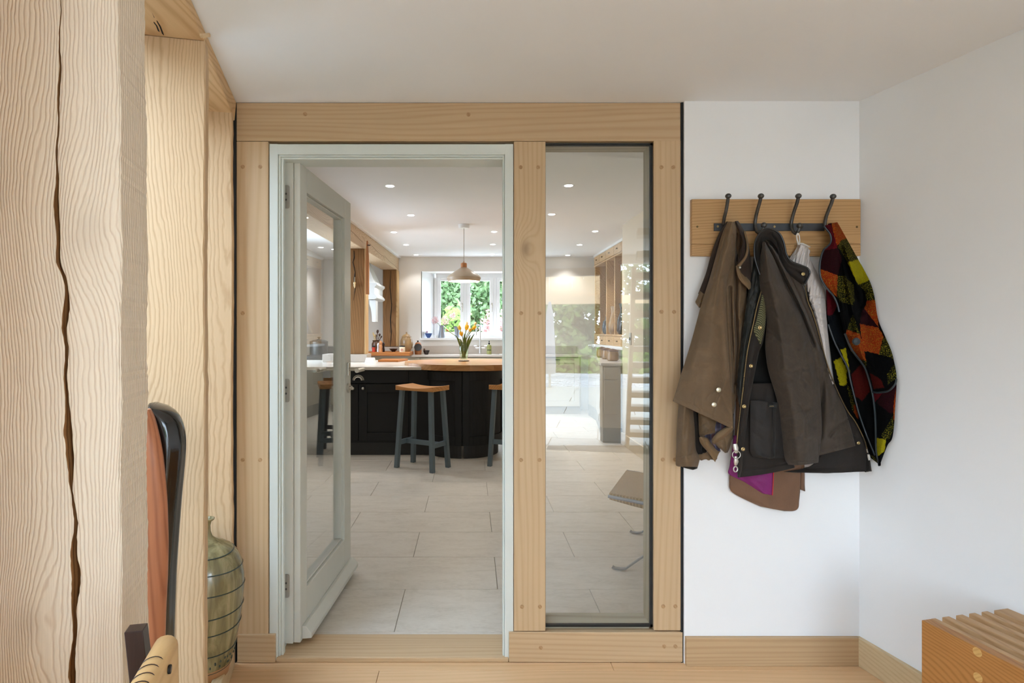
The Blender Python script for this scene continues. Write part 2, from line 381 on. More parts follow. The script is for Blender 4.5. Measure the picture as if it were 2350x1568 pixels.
def woolmat():
    t = NT('patchwork_boucle_wool'); v = t.coords(rnd=False)
    at = t.n('ShaderNodeVertexColor'); at.layer_name = 'patch'
    n = t.noise(v, 520, 3, 0.7); n2 = t.noise(v, 300, 3, 0.7)
    sp = t.n('ShaderNodeSeparateColor'); 
    # olive patches are speckled yellow on black, the others lightly flecked; amount sits in the alpha of the patch colour
    fl = t.ramp(n2, [(0.52, (0, 0, 0, 1)), (0.62, (1, 1, 1, 1))])
    amt = t.math('MULTIPLY', fl, at.outputs['Alpha'])
    col = t.mix(at.outputs['Color'], C(186, 176, 50), amt)
    dkn = t.ramp(n, [(0.35, (0.45, 0.45, 0.45, 1)), (0.65, (1.15, 1.15, 1.15, 1))])
    col = t.mix(col, dkn, 1.0, 'MULTIPLY')
    t.bsdf(col, 0.95, 0, n, 0.8, 0.005, 0.08, 0, 0.0); return t.m
M['wool'] = woolmat()

def leafmat(name, a, b):
    t = NT(name); oi = t.n('ShaderNodeTexCoord'); n = t.noise(oi.outputs['Object'], 1.7, 3)
    col = t.ramp(n, [(0.3, a), (0.7, b)])
    d = t.n('ShaderNodeBsdfDiffuse'); tr = t.n('ShaderNodeBsdfTranslucent'); mx = t.n('ShaderNodeMixShader')
    t.l(col, d.inputs[0]); t.l(col, tr.inputs[0]); mx.inputs[0].default_value = 0.35
    t.l(d.outputs[0], mx.inputs[1]); t.l(tr.outputs[0], mx.inputs[2]); t.l(mx.outputs[0], t.out.inputs[0])
    return t.m
M['leaf1'] = leafmat('green_leaves', C(92, 112, 80), C(132, 148, 112))
M['leaf2'] = leafmat('bright_leaves', C(112, 138, 74), C(146, 166, 100))
M['leaf3'] = leafmat('blue_green_leaves', C(108, 134, 92), C(152, 172, 128))
M['pinkleaf'] = leafmat('pink_blossom_leaves', C(164, 108, 108), C(180, 146, 142))
M['grassblade'] = leafmat('grass_blades', C(88, 120, 48), C(132, 160, 80))
M['hedgeleaf'] = leafmat('dull_hedge_leaves', C(98, 104, 94), C(130, 136, 124))
M['bark'] = plain('brown_bark', C(96, 78, 60), 0.9, var=0.2, bstr=0.5)

# ------------------------------------------------------------------ object helpers
def tag(o, label=None, cat=None, group=None, kind=None):
    if label: o['label'] = label
    if cat: o['category'] = cat
    if group: o['group'] = group
    if kind: o['kind'] = kind
    return o
def empty(name, loc, label=None, cat=None, group=None, kind=None, parent=None):
    o = bpy.data.objects.new(name, None); COL.objects.link(o); o.location = loc
    o.empty_display_size = 0.05
    if parent: adopt(o, parent)
    return tag(o, label, cat, group, kind)
def wm(o):
    m = Matrix.LocRotScale(o.location, o.rotation_euler, o.scale)
    if o.parent: m = wm(o.parent) @ o.matrix_parent_inverse @ m
    return m
def adopt(o, parent):
    o.parent = parent; o.matrix_parent_inverse = wm(parent).inverted()
def copy_tree(o, parent=None):
    c = o.copy(); COL.objects.link(c)
    if parent: c.parent = parent
    for ch in [x for x in bpy.data.objects if x.parent == o]: copy_tree(ch, c)
    return c

class MB:
    def __init__(s, T=None): s.v = []; s.f = []; s.T = T
    def add(s, vs, fs):
        b = len(s.v); s.v += [Vector(x) for x in vs]; s.f += [[i+b for i in f] for f in fs]; return s
    def box(s, x0, x1, y0, y1, z0, z1):
        vs = [(x0,y0,z0),(x1,y0,z0),(x1,y1,z0),(x0,y1,z0),(x0,y0,z1),(x1,y0,z1),(x1,y1,z1),(x0,y1,z1)]
        return s.add(vs, [(0,3,2,1),(4,5,6,7),(0,1,5,4),(1,2,6,5),(2,3,7,6),(3,0,4,7)])
    def hexa(s, vs): return s.add(vs, [(0,3,2,1),(4,5,6,7),(0,1,5,4),(1,2,6,5),(2,3,7,6),(3,0,4,7)])
    def prism(s, poly, vec):
        """poly: 3-D points of a planar polygon, pushed along vec"""
        n = len(poly); vs = [Vector(p) for p in poly] + [Vector(p)+Vector(vec) for p in poly]
        fs = [list(range(n))[::-1], list(range(n, 2*n))] + [(i, (i+1)%n, n+(i+1)%n, n+i) for i in range(n)]
        return s.add(vs, fs)
    def tube(s, path, r, seg=10, caps=True, flat=None):
        path = [Vector(p) for p in path]; n = len(path)
        rs = r if isinstance(r, (list, tuple)) else [r]*n
        up = None; rings = []
        for i in range(n):
            t = (path[min(i+1, n-1)] - path[max(i-1, 0)]).normalized()
            if up is None:
                up = Vector((0,0,1)) if abs(t.z) < 0.9 else Vector((1,0,0))
            a = (up - t*up.dot(t)).normalized(); b = t.cross(a); up = a
            k = flat or 1.0
            rings.append([path[i] + a*(rs[i]*math.cos(2*math.pi*j/seg)) + b*(rs[i]*k*math.sin(2*math.pi*j/seg)) for j in range(seg)])
        vs = [p for r_ in rings for p in r_]
        fs = [(i*seg+j, i*seg+(j+1)%seg, (i+1)*seg+(j+1)%seg, (i+1)*seg+j) for i in range(n-1) for j in range(seg)]
        if caps: fs += [list(range(seg))[::-1], [(n-1)*seg+j for j in range(seg)]]
        return s.add(vs, fs)
    def lathe(s, prof, c, seg=24, sx=1.0, sy=1.0):
        c = Vector(c); n = len(prof)
        vs = [c + Vector((r*sx*math.cos(2*math.pi*j/seg), r*sy*math.sin(2*math.pi*j/seg), z)) for r, z in prof for j in range(seg)]
        fs = [(i*seg+j, i*seg+(j+1)%seg, (i+1)*seg+(j+1)%seg, (i+1)*seg+j) for i in range(n-1) for j in range(seg)]
        if prof[0][0] > 1e-5: fs.append(list(range(seg))[::-1])
        if prof[-1][0] > 1e-5: fs.append([(n-1)*seg+j for j in range(seg)])
        return s.add(vs, fs)
    def ball(s, c, r, seg=14, sx=1, sy=1, sz=1):
        m = seg//2
        prof = [(max(1e-6, r*math.sin(math.pi*i/m)), -r*sz*math.cos(math.pi*i/m)) for i in range(m+1)]
        return s.lathe(prof, c, seg, sx, sy)
    def disc(s, c, r, axis, h, seg=16):
        """short cylinder at c standing out along axis"""
        c = Vector(c); a = Vector(axis).normalized()
        return s.tube([c, c+a*h], r, seg)
    def build(s, name, mat, parent=None, smooth=False, bevel=0.0, bseg=2, angle=40):
        vs = [s.T(p) for p in s.v] if s.T else s.v
        me = bpy.data.meshes.new(name); me.from_pydata([tuple(p) for p in vs], [], s.f); me.update()
        bm = bmesh.new(); bm.from_mesh(me); bmesh.ops.remove_doubles(bm, verts=bm.verts, dist=1e-6)
        bmesh.ops.recalc_face_normals(bm, faces=bm.faces); bm.to_mesh(me); bm.free()
        o = bpy.data.objects.new(name, me); COL.objects.link(o)
        for m_ in (mat if isinstance(mat, list) else [mat]): me.materials.append(m_)
        if smooth:
            for p in me.polygons: p.use_smooth = True
            me.set_sharp_from_angle(angle=math.radians(angle))
        if bevel:
            b = o.modifiers.new('edge_round', 'BEVEL'); b.width = bevel; b.segments = bseg
            b.limit_method = 'ANGLE'; b.angle_limit = math.radians(35)
        if parent: adopt(o, parent)
        return o
def TH3(p): return H(p[0], p[1], p[2])
def HB(): return MB(TH3)
def struct(o, label=None, cat=None): return tag(o, label, cat, None, 'structure')

# ================================================================== SETTING: hall shell
S0 = D/F
def X0(px): return (px-CX)*S0
def Z0(py): return EYE-(py-CY)*S0

YW = 2.300                            # face of the white wall carrying the coats
# hall floor with oak boards
fl = struct(empty('floor', (0, 1.0, 0)), 'oiled honey oak board floor of the hall', 'floor')
MB().box(-1.2, 2.4, -2.12, 2.45, -0.06, -0.018).build('subfloor', M['grout'], fl)
bw = 0.205; y1 = 2.46; row = 0
while y1 > -2.0:
    xs = [-1.2, -0.35 if row % 2 else 0.55, 2.4]
    for a, b in zip(xs[:-1], xs[1:]):
        MB().box(a+0.0008, b-0.0008, y1-bw+0.0008, y1-0.0008, -0.018, 0).build('plank', M['floor_oak'], fl, bevel=0.001, bseg=1)
    y1 -= bw; row += 1
# stone part of the hall floor further back and out to the yard
st = struct(empty('floor', (0.8, -5, 0)), 'pale stone slab floor running out to the yard', 'floor')
b_ = HB(); b_.box(-0.7, 5, -9.6, -1.9, -0.08, -0.03); b_.build('slab_bed', M['grout'], st)
for i in range(10):
    for j in range(5):
        u0 = -0.7 + j*1.1 + (0.55 if i % 2 else 0); v0 = -1.95 - (i+1)*0.75
        HB().box(u0+.006, min(u0+1.094, 5), v0+.006, v0+.744, -0.03, 0.0).build('slab', M['slab'], st)
# ceiling
struct(HB().box(-0.75, UR+0.2, VR-0.1, 2.8, ZC, ZC+0.05).build('ceiling', M['ceil']), 'smooth white plaster ceiling of the hall', 'ceiling')
# right wall
struct(HB().box(UR, UR+0.15, VR-0.1, 1.912, -0.05, ZC).build('wall_right', M['wall']), 'white hall wall running behind the slatted bench', 'wall')
# white wall beside the partition
xw0, xw1 = X0(1568), 1.86
struct(MB().box(xw0, xw1, YW, DB+0.06, 0, ZK+0.08).build('wall_back', M['wall']), 'white wall the coat rack hangs on', 'wall')
# wall above and beyond the partition (kitchen ceiling is higher)
struct(MB().box(-2.5, xw0, D+0.01, DB, ZC, ZK+0.08).build('wall_over', M['wall']), 'white wall above the oak partition', 'wall')
struct(MB().box(-2.5, X0(536), D+0.03, DB, -0.05, ZC).build('wall_beside', M['kwall']), 'white wall left of the oak partition', 'wall')
MBk = MB().box(X0(535), X0(542.3), D-.004, DB, 0, ZC-.001)
struct(MBk.build('trim_1', M['blackgap']), 'black shadow gap left of the oak partition', 'trim')
struct(MB().box(X0(1562.3), X0(1567.6), D-.003, DB, 0, ZC-.001).build('trim_2', M['blackgap']), 'black shadow gap beside the white wall', 'trim')
# skirtings
sk = 0.018
struct(MB().box(X0(1569), 1.513, YW-sk, YW, 0, 0.110).build('baseboard_back', M['skirt'], bevel=0.002), 'oak skirting under the coats', 'skirting')
struct(HB().box(UR-sk, UR, VR, 1.905, 0, 0.110).build('baseboard_right', M['skirt_y'], bevel=0.002), 'oak skirting along the right wall', 'skirting')

# ------------------------------------------------------------------ left timber wall
wl = struct(empty('wall_left', H(UL, 1.5, 0)), 'pale sawn oak posts and beam of the glazed left wall', 'wall')
# near post with its long drying crack, modelled as a groove
def crack_post():
    vf, vb, u1, u0 = 1.2065, 1.363, UL, -0.70
    top, bot = 2.19, -0.01
    ctr = [(138,0),(136,120),(134,200),(130,330),(131,450),(132,560),(135,600),(150,640),(152,700),(148,760),(152,800),
           (150,860),(153,930),(158,1000),(160,1080),(168,1140),(172,1200),(170,1270),(173,1330),(170,1400),(172,1470),(165,1568)]
    wid = [2,3,4,5,6,7,7,7,8,8,9,6,8,10,9,12,14,11,13,12,10,10]
    def px2u(px, py):
        a = (px-CX)/F; t = vf/(-a*ST+CT); return (a*CT+ST)*t, EYE-(py-CY)/F*t
    pts = [px2u(*c) for c in ctr]
    zs = np.array([p[1] for p in pts][::-1]); us = np.array([p[0] for p in pts][::-1]); ws = np.array(wid[::-1])*0.00056
    rng = np.random.RandomState(3)
    n = 260; Z = np.linspace(bot, top, n)
    jt = np.convolve(rng.randn(n+8), np.ones(9)/9, 'valid'); U = np.interp(Z, zs, us) + 0.0010*np.sin(Z*61) + 0.0024*jt
    W = np.maximum(np.interp(Z, zs, ws)*(0.80+0.25*np.sin(Z*29+1)+0.5*np.convolve(rng.randn(n+6), np.ones(7)/7, 'valid')), 0.0008)
    edge = 0.002*np.sin(Z*5.1)+0.0012*np.sin(Z*23)+0.0005*rng.randn(n)   # waney right arris
    lean = (Z-1.0)*(-0.006)
    mb = MB(TH3); rows = []
    for i in range(n):
        ue = u1+edge[i]+lean[i]
        cl, crr = U[i]-W[i], U[i]+W[i]
        q = [(u0,vb),(u0,vf),(u0+(cl-u0)*.5,vf),(cl-0.004,vf),(cl,vf+0.001),(U[i]-W[i]*.4,vf+0.05),(U[i]+W[i]*.4,vf+0.05),(crr,vf+0.001),(crr+0.004,vf),
             ((crr+ue)/2,vf),(ue-0.003,vf),(ue,vf+0.003),(ue,(vf+vb)/2),(ue,vb-0.002),(ue-.003,vb)]
        rows.append([(a, b, Z[i]) for a, b in q])
    m = len(rows[0]); vs = [p for r in rows for p in r]
    fs = [(i*m+j, i*m+(j+1) % m, (i+1)*m+(j+1) % m, (i+1)*m+j) for i in range(n-1) for j in range(m)]
    mb.add(vs, fs); return mb
cp_ = crack_post().build('post', [M['crack_post'], M['crack']], wl); cp_['label'] = 'nearest broad sawn post with a long drying crack'
for p_ in cp_.data.polygons:
    if p_.center is not None:
        c_ = p_.center; v_ = -c_.x*ST+c_.y*CT
        if 1.212 < v_ < 1.27 and abs(c_.x*CT+c_.y*ST-UL) > .01: p_.material_index = 1
def rough_post(v0, th, u0, name='post', mat=None, seed=1, ztop=2.155):
    rng = np.random.RandomState(seed); n = 60; Z = np.linspace(0.0, ztop, n); rows = []
    for z in Z:
        e = 0.0016*math.sin(z*6+seed)+0.0007*rng.randn()
        rows.append([(u0,v0,z),(UL+e-.004,v0,z),(UL+e,v0+.004,z),(UL+e,v0+th,z),(u0,v0+th,z)])
    m = 5; mb = MB(TH3); vs = [p for r in rows for p in r]
    fs = [(i*m+j, i*m+(j+1) % m, (i+1)*m+(j+1) % m, (i+1)*m+j) for i in range(n-1) for j in range(m)] + [list(range(m)), [(n-1)*m+j for j in range(m)]]
    mb.add(vs, fs); return mb.build(name, mat or M['green_z'], wl)
rough_post(1.910, 0.046, -0.66, seed=2, ztop=2.176)
rough_post(2.390, 0.030, -0.62, seed=5, ztop=2.136)
for k in range(4):
    rough_post(0.35-0.95*k, 0.12, -0.66, seed=10+k)
# top plate: soffit drops slightly towards the partition
def soff(v): return 2.178 + (2.134-2.178)*(v-1.91)/0.48
for a, b in ((VR, 1.16), (1.16, 1.913), (1.915, 2.46)):
    za, zb = (2.165, 2.178) if a < 1.5 else (soff(a), soff(b))
    mb = HB(); mb.hexa([(-.68,a,za),(UL-.002,a,za),(UL-.002,b,zb),(-.68,b,zb),(-.68,a,ZC),(UL+.004,a,ZC),(UL+.004,b,ZC),(-.68,b,ZC)])
    mb.build('top_plate', M['green_y'], wl, bevel=0.003)
# drying cracks in the beam soffit, between first and second post
for (pa, pb) in (((342,18),(356,40)), ((352,45),(366,72)), ((358,40),(376,80))):
    z = 2.1785; pts = []
    for t in np.linspace(0, 1, 8):
        px = pa[0]+(pb[0]-pa[0])*t; py = pa[1]+(pb[1]-pa[1])*t+1.5*math.sin(t*9)
        tt = (z-EYE)*F/(CY-py); pts.append(Vector(((px-CX)*tt/F, tt, z-0.0006)))
    MB().tube(pts, [0.0006]+[0.0024]*6+[0.0006], 6).build('drying_crack', M['blackgap'], wl)
pk = P(478, 82, 1.60); MB().tube([pk+Vector((-.02,0,0)), pk+Vector((.005,-.004,0))], 0.006, 6).build('peg', M['oak_z'], wl)
# low sill with a raised inner lip
HB().box(-0.72, UL-0.036, -2.5, 2.455, 0.0, 0.075).build('sill', M['green_y'], wl, bevel=0.002)
HB().box(UL-0.034, UL+0.002, -2.5, 2.44, 0.0, 0.092).build('sill_lip', M['skirt_y'], wl, bevel=0.004)
# glazing of the left wall (one pane per bay)
wg = struct(empty('window_1', H(-0.64, 0, 0.08)), 'tall fixed panes between the left oak posts', 'window')
bays = [(-4.4+0.95*k+0.12, -4.4+0.95*(k+1)) for k in range(0, 5)]
bays = [(-2.38, -1.55), (-1.43, -0.6), (-0.48, 0.35), (0.47, 0.855)]
for a, b in bays + [(1.37, 1.905), (1.96, 2.385)]:
    HB().box(-0.644, -0.636, a, b, 0.075, 2.165).build('pane', M['glass'], wg)
HB().box(-0.66, -0.60, 0.86, 1.2065, 0.075, 2.165).build('boarding', M['green_z'], wl)  # unseen boards added to keep window light off the near post
# rear end of the hall with an open doorway and a stair window
wr = struct(empty('wall_rear', H(0.8, VR, 0)), 'white rear wall of the hall with an open doorway', 'wall')
for (a, b, z0, z1) in ((-0.75,-0.64,0,ZC), (-0.64,0.02,2.06,ZC), (0.02,0.98,2.06,ZC), (0.98,1.22,0,ZC), (1.22,1.97,2.1,ZC), (1.97,2.2,0,ZC)):
    HB().box(a, b, VR-0.12, VR, z0, z1).build('wall_panel', M['wall'], wr)
HB().box(0.02, 0.98, VR-0.13, VR+0.01, 1.97, 2.06).build('lintel', M['oak_x'], wr)
HB().box(1.22, 1.97, VR-0.07, VR-0.06, 0.02, 2.1).build('stair_pane', M['glass'], wr)
HB().box(-0.64, -0.04, VR-0.07, VR-0.06, 0.02, 2.06).build('side_pane', M['glass'], wr)
HB().box(-0.04, 0.02, VR-0.10, VR-0.02, 0, 2.06).build('mullion', M['oak_z'], wr)
stair = tag(empty('staircase', H(1.6, -2.3, 0)), 'pale oak open-tread stair at the rear of the hall', 'staircase')
for k in range(13):
    v = -2.42 + 0.155*k; z = 0.165*(k+1)
    HB().box(1.30, 1.955, v-0.11, v+0.11, z-0.055, z).build('tread', M['treads'], stair)
for u in (1.28, 1.962):
    HB().hexa([(u-.015,-2.5,0),(u+.02,-2.5,0),(u+.02,-2.2,0),(u-.015,-2.2,0),(u-.015,-.86,1.85),(u+.02,-.86,1.85),(u+.02,-.66,1.85),(u-.015,-.66,1.85)]).build('stringer', M['treads'], stair)

# ------------------------------------------------------------------ oak partition
wp = struct(empty('wall_partition', (0, D, 0)), 'pegged oak frame partition around the door and side glass', 'wall')
def part_box(name, x0, x1, y0, y1, mat, d0=0.0, parent=wp, bevel=0.002):
    return MB().box(X0(x0), X0(x1), D+d0, DB, Z0(y1), Z0(y0)).build(name, mat, parent, bevel=bevel)
part_box('header', 542.5, 1562, 236.0, 323.5, M['oak_x'])
part_box('post', 542.5, 615.5, 324.5, 1456, M['oak_z'])
part_box('post', 1179.5, 1252, 324.5, 1449, M['oak_knot'])
part_box('post', 1500.5, 1562.5, 322.5, 1447.5, M['oak_z'])
part_box('bottom_rail', 1168, 1566, 1450.5, 1519, M['oak_x'], -0.004)
part_box('plinth_block', 546, 632.5, 1455, 1519, M['oak_x'], -0.008)
for (x, y) in ((557,383),(597,383),(557,719),(597,1056),(557,1056),(1195,384),(1235,384),(1196,719),(1238,719),(1196,1056),(1238,1056),(1198,1393),(1239,1393),
               (1518,384),(1545,384),(1518,716),(1547,716),(1521,1055),(1549,1055),(1522,1392),(1550,1392),(1241,1487),(1524,1484),(1550,1484),(1075,263),(700,262)):
    p = P(x, y, D-(0.004 if y > 1450 else 0)); MB().disc(p+Vector((0,.004,0)), 0.0078, (0,-1,0), 0.0052, 14).build('peg', M['peg'], wp)

# side glass
wn = struct(empty('window_2', (X0(1376), D, Z0(1440))), 'tall fixed glass panel beside the kitchen door', 'window')
gx0, gx1, gz0, gz1 = X0(1252), X0(1500), Z0(1443), Z0(327)
for (a,b,c,d_) in ((gx0,gx1,gz0,gz0+.009),(gx0,gx1,gz1-.008,gz1),(gx1-.010,gx1,gz0,gz1),(gx0,gx0+.002,gz0,gz1)):
    MB().box(a,b,D+.012,D+.026,c,d_).build('gasket', M['black'], wn)
MB().box(gx0+.001,gx1-.008,D+.015,D+.021,gz0+.007,gz1-.006).build('pane', M['glass_panel'], wn)
y2 = DB+0.005
MB().box(gx1-.010, gx1+.02, D+.027, y2, gz0, gz1).build('reveal', M['grey_oak_z'], wn)
MB().box(gx0-.02, gx0, D+.027, y2, gz0, gz1).build('reveal', M['grey_oak_z'], wn)
MB().box(gx0, gx1-.010, D+.027, y2, gz1-.007, gz1+.02).build('reveal', M['grey_oak_x'], wn)
MB().box(gx0, gx1-.010, D+.027, y2+.01, gz0-.02, gz0+.008).build('reveal', M['grey_oak_x'], wn)
# oak facing above/below the glass on the kitchen side stays hidden behind the reveals

# ------------------------------------------------------------------ door
dr = struct(empty('door_1', (X0(640), D, 0.02)), 'grey painted glazed door standing open into the kitchen', 'door')
fx0, fx1, ft = X0(617), X0(1178.5), Z0(329)
def jamb(xa, xb, za, zb, ya, yb): return MB().box(xa, xb, ya, yb, za, zb)
fr = MB(); fw = X0(637)-fx0
fr.box(fx0, fx0+fw, D+.004, 2.455, 0.005, ft); fr.box(fx0+fw, fx0+fw+.008, D+.010, 2.455, 0.012, ft-.045); fr.box(fx0+fw+.008, fx0+fw+.018, D+.016, D+.04, 0.014, ft-.054)
fr.build('frame_jamb', M['frame'], dr, bevel=0.003)
fr = MB(); fr.box(X0(1158), fx1, D+.004, 2.455, 0.005, ft); fr.box(X0(1154), X0(1158), D+.012, D+.05, 0.012, ft-.045)
fr.build('frame_jamb', M['frame'], dr, bevel=0.003)
fr = MB(); fr.box(fx0+.001, fx1-.001, D+.0042, 2.455, Z0(354), ft-.001); fr.box(fx0+fw, X0(1158), D+.010, 2.455, Z0(358), Z0(354)); fr.box(fx0+fw, X0(1158), D+.016, 2.44, Z0(363), Z0(358))
fr.build('frame_head', M['frame'], dr, bevel=0.003)
MB().hexa([(X0(634),D-.002,0),(X0(1167),D-.002,0),(X0(1167),2.47,0),(X0(634),2.47,0),
           (X0(634),D-.002,.018),(X0(1167),D-.002,.018),(X0(1167),2.47,.0295),(X0(634),2.47,.0295)]).build('threshold', M['oak_x'], dr, bevel=0.003)
# leaf frame of reference: k along the leaf, m out of its face (to the right)
A = Vector((-0.690, 2.37, 0)); ev = Vector((0.067, 0.998, 0)).normalized(); mv = Vector((ev.y, -ev.x, 0))
def L3(p): q = A + ev*p[0] + mv*p[1]; return Vector((q.x, q.y, p[2]))
def LB(): return MB(L3)
leaf = empty('leaf', A, parent=dr)
ZT, ZB, LEN = 1.982, 0.040, 0.765
LB().box(0.010, 0.09, -0.026, 0.0, ZB, ZT).build('stile', M['leaf'], leaf, bevel=0.002)
LB().box(0.0, 0.09, -0.066, -0.027, ZB, ZT).build('stile', M['leaf'], leaf, bevel=0.002)
LB().box(LEN-0.115, LEN, -0.060, 0.0, ZB, ZT).build('stile', M['leaf'], leaf, bevel=0.002)
LB().box(0.0905, LEN-0.1155, -0.060, 0.0, 1.880, ZT-.0005).build('rail', M['leaf'], leaf, bevel=0.002)
LB().box(0.0905, LEN-0.1155, -0.060, 0.0, ZB+.0005, 0.232).build('rail', M['leaf'], leaf, bevel=0.002)
for k0, k1, z0, z1 in ((.091,.099,.233,1.879), (LEN-.124,LEN-.116,.233,1.879), (.099,LEN-.124,.233,.241), (.099,LEN-.124,1.871,1.879)):
    LB().box(k0, k1, -0.046, -0.014, z0, z1).build('glazing_bead', M['leaf'], leaf, bevel=0.002)
LB().box(.095, LEN-.12, -0.0335, -0.0295, .236, 1.876).build('pane', M['glass_door'], leaf)
LB().prism([(0.03,0.0,.045),(0.03,0.040,.050),(0.03,0.040,.068),(0.03,0.014,.098),(0.03,0.0,.098)], (LEN-.028,0,0)).build('weather_bar', M['leaf'], leaf, bevel=0.002)
# lever handle and lock
zh = 1.103; kh = LEN-0.055
hb = LB(); hb.box(kh-.015, kh+.015, 0, .009, zh-.035, zh+.035); hb.build('handle_rose', M['steel'], leaf, bevel=0.004, bseg=3)
hb = LB(); hb.tube([(kh,.005,zh),(kh,.088,zh)], .0095, 14); hb.build('handle_spindle', M['steel'], leaf, smooth=True)
hb = LB(); hb.tube([(kh+.012,.078,zh),(kh-.115,.078,zh)], .0115, 16); hb.build('handle_lever', M['steel'], leaf, smooth=True)
hb = LB(); hb.tube([(kh,-.064,zh),(kh,-.125,zh)], .0095, 14); hb.tube([(kh+.01,-.122,zh),(kh-.115,-.122,zh)], .0115, 16); hb.build('handle_lever', M['steel'], leaf, smooth=True)
hb = LB(); hb.tube([(kh,0,zh-.098),(kh,.010,zh-.098)], .026, 20); hb.tube([(kh,.01,zh-.098),(kh,.022,zh-.098)], .011, 14); hb.build('lock_cylinder', M['steel'], leaf, smooth=True)
for py in (451, 897, 1347):
    zc = EYE-(py-CY)*2.362/F; hh = 0.047
    g = MB(); a0 = -0.755; pts = []
    for cx, cz, q in ((a0+.018, zc+hh-.008, 0), (a0+.018, zc-hh+.008, 1)):
        for i in range(5):
            t = math.pi/2 - i*math.pi/8 - q*math.pi/2
            pts.append((cx+.008*math.cos(t), 2.3695, cz+.008*math.sin(t)))
    pts = [(a0-.012, 2.3695, zc+hh)] + pts + [(a0-.012, 2.3695, zc-hh)]
    g.prism(pts, (0, -.0022, 0)); hg = g.build('hinge_leaf', M['hinge'], dr)
    sc_ = MB()
    for dx, dz in ((.004,.036),(.012,.012),(.012,-.012),(.004,-.036)): sc_.disc((a0+dx, 2.368, zc+dz), .0042, (0,-1,0), .0014, 10)
    so = sc_.build('screws', M['iron'], hg); 

# ================================================================== SETTING: kitchen shell
kf = struct(empty('floor', (0, 5, ZF)), 'limestone tile floor of the kitchen', 'floor')
MB().box(-2.4, 2.2, 2.42, YB+.1, -.06, ZF-.004).build('tile_bed', M['grout'], kf)
rows = [2.09+0.4155*i for i in range(20)]
for i, y0 in enumerate(rows):
    off = 0.135 if i % 2 == 0 else -0.325
    for k in range(-4, 4):
        x0 = off + 0.915*k; x1 = x0+0.915
        xa, xb = max(x0, -2.38), min(x1, 2.18); ya, yb = max(y0, 2.465), min(y0+.4155, YB+.05)
        if xb-xa < .05 or yb-ya < .03: continue
        MB().box(xa+.0015, xb-.0015, ya+.0015, yb-.0015, ZF-.012, ZF).build('tile', M['tile'], kf, bevel=0.0012, bseg=1)
struct(MB().box(-2.5, 2.3, DB-.05, 10.05, ZK, ZK+.08).build("ceiling", M['ceil']), 'white kitchen ceiling with small downlights', 'ceiling')
# window wall with deep splayed recess
wx0, wx1 = -0.796, 1.11; bx0, bx1 = -0.59, 0.91; zs, zt, zt2 = 1.193, 2.281, 2.258; YG = 9.95
kw = struct(empty('wall_window', (0, YB, 0)), 'white kitchen wall with a deep splayed window recess', 'wall')
for a,b,c,d_ in ((-2.5,wx0,0,ZK),(wx1,2.3,0,ZK),(wx0,wx1,0,zs-.035),(wx0,wx1,zt,ZK)):
    MB().box(a,b,YB,YG+.1,c,d_).build('wall_panel', M['kwall'], kw)
MB().hexa([(wx0-.01,YB,zs-.04),(wx0,YB,zs-.04),(bx0,YG+.1,zs-.04),(wx0-.01,YG+.1,zs-.04),(wx0-.01,YB,zt),(wx0,YB,zt),(bx0,YG+.1,zt),(wx0-.01,YG+.1,zt)]).build('recess_side', M['white'], kw)
MB().hexa([(wx1,YB,zs-.04),(wx1+.01,YB,zs-.04),(wx1+.01,YG+.1,zs-.04),(bx1,YG+.1,zs-.04),(wx1,YB,zt),(wx1+.01,YB,zt),(wx1+.01,YG+.1,zt),(bx1,YG+.1,zt)]).build('recess_side', M['white'], kw)
MB().box(wx0-.03, wx1+.03, YB-.045, YG+.02, zs-.035, zs).build('sill_board', M['white'], kw, bevel=0.004)
w3 = struct(empty('window_3', (0.16, YG, zs)), 'white three-light casement window above the sink', 'window')
MB().box(bx0, bx1, YG, YG+.07, zt2-.045, zt2+.03).build('frame_head', M['white'], w3, bevel=.004)
MB().box(bx0, bx1, YG, YG+.07, zs, zs+.04).build('frame_sill', M['white'], w3, bevel=.004)
cwid = (bx1-bx0)/3
for k in range(4):
    x = bx0+cwid*k; MB().box(x-.028, x+.028, YG+.003, YG+.067, zs+.0405, zt2-.0455).build('mullion', M['white'], w3, bevel=.004)
for k in range(3):
    xa, xb = bx0+cwid*k+.029, bx0+cwid*(k+1)-.029; z0, z1 = zs+.041, zt2-.046
    cs = MB(); s_ = .055
    cs.box(xa,xa+s_,YG-.012,YG+.05,z0,z1); cs.box(xb-s_,xb,YG-.012,YG+.05,z0,z1); cs.box(xa+s_,xb-s_,YG-.012,YG+.05,z0,z0+s_); cs.box(xa+s_,xb-s_,YG-.012,YG+.05,z1-s_,z1)
    co = cs.build('casement', M['white'], w3, bevel=.003)
    MB().box(xa+s_,xb-s_,YG+.02,YG+.026,z0+s_,z1-s_).build('pane', M['glass'], co)
    hd = MB(); hx = xb-.02
    hd.box(hx-.010,hx+.010,YG-.022,YG-.012,1.70,1.78); hd.tube([(hx,YG-.03,1.735),(hx,YG-.035,1.63)], .007, 8); hd.ball((hx,YG-.03,1.74), .016, 10)
    hd.build('stay_handle', M['steel'], co, smooth=True)
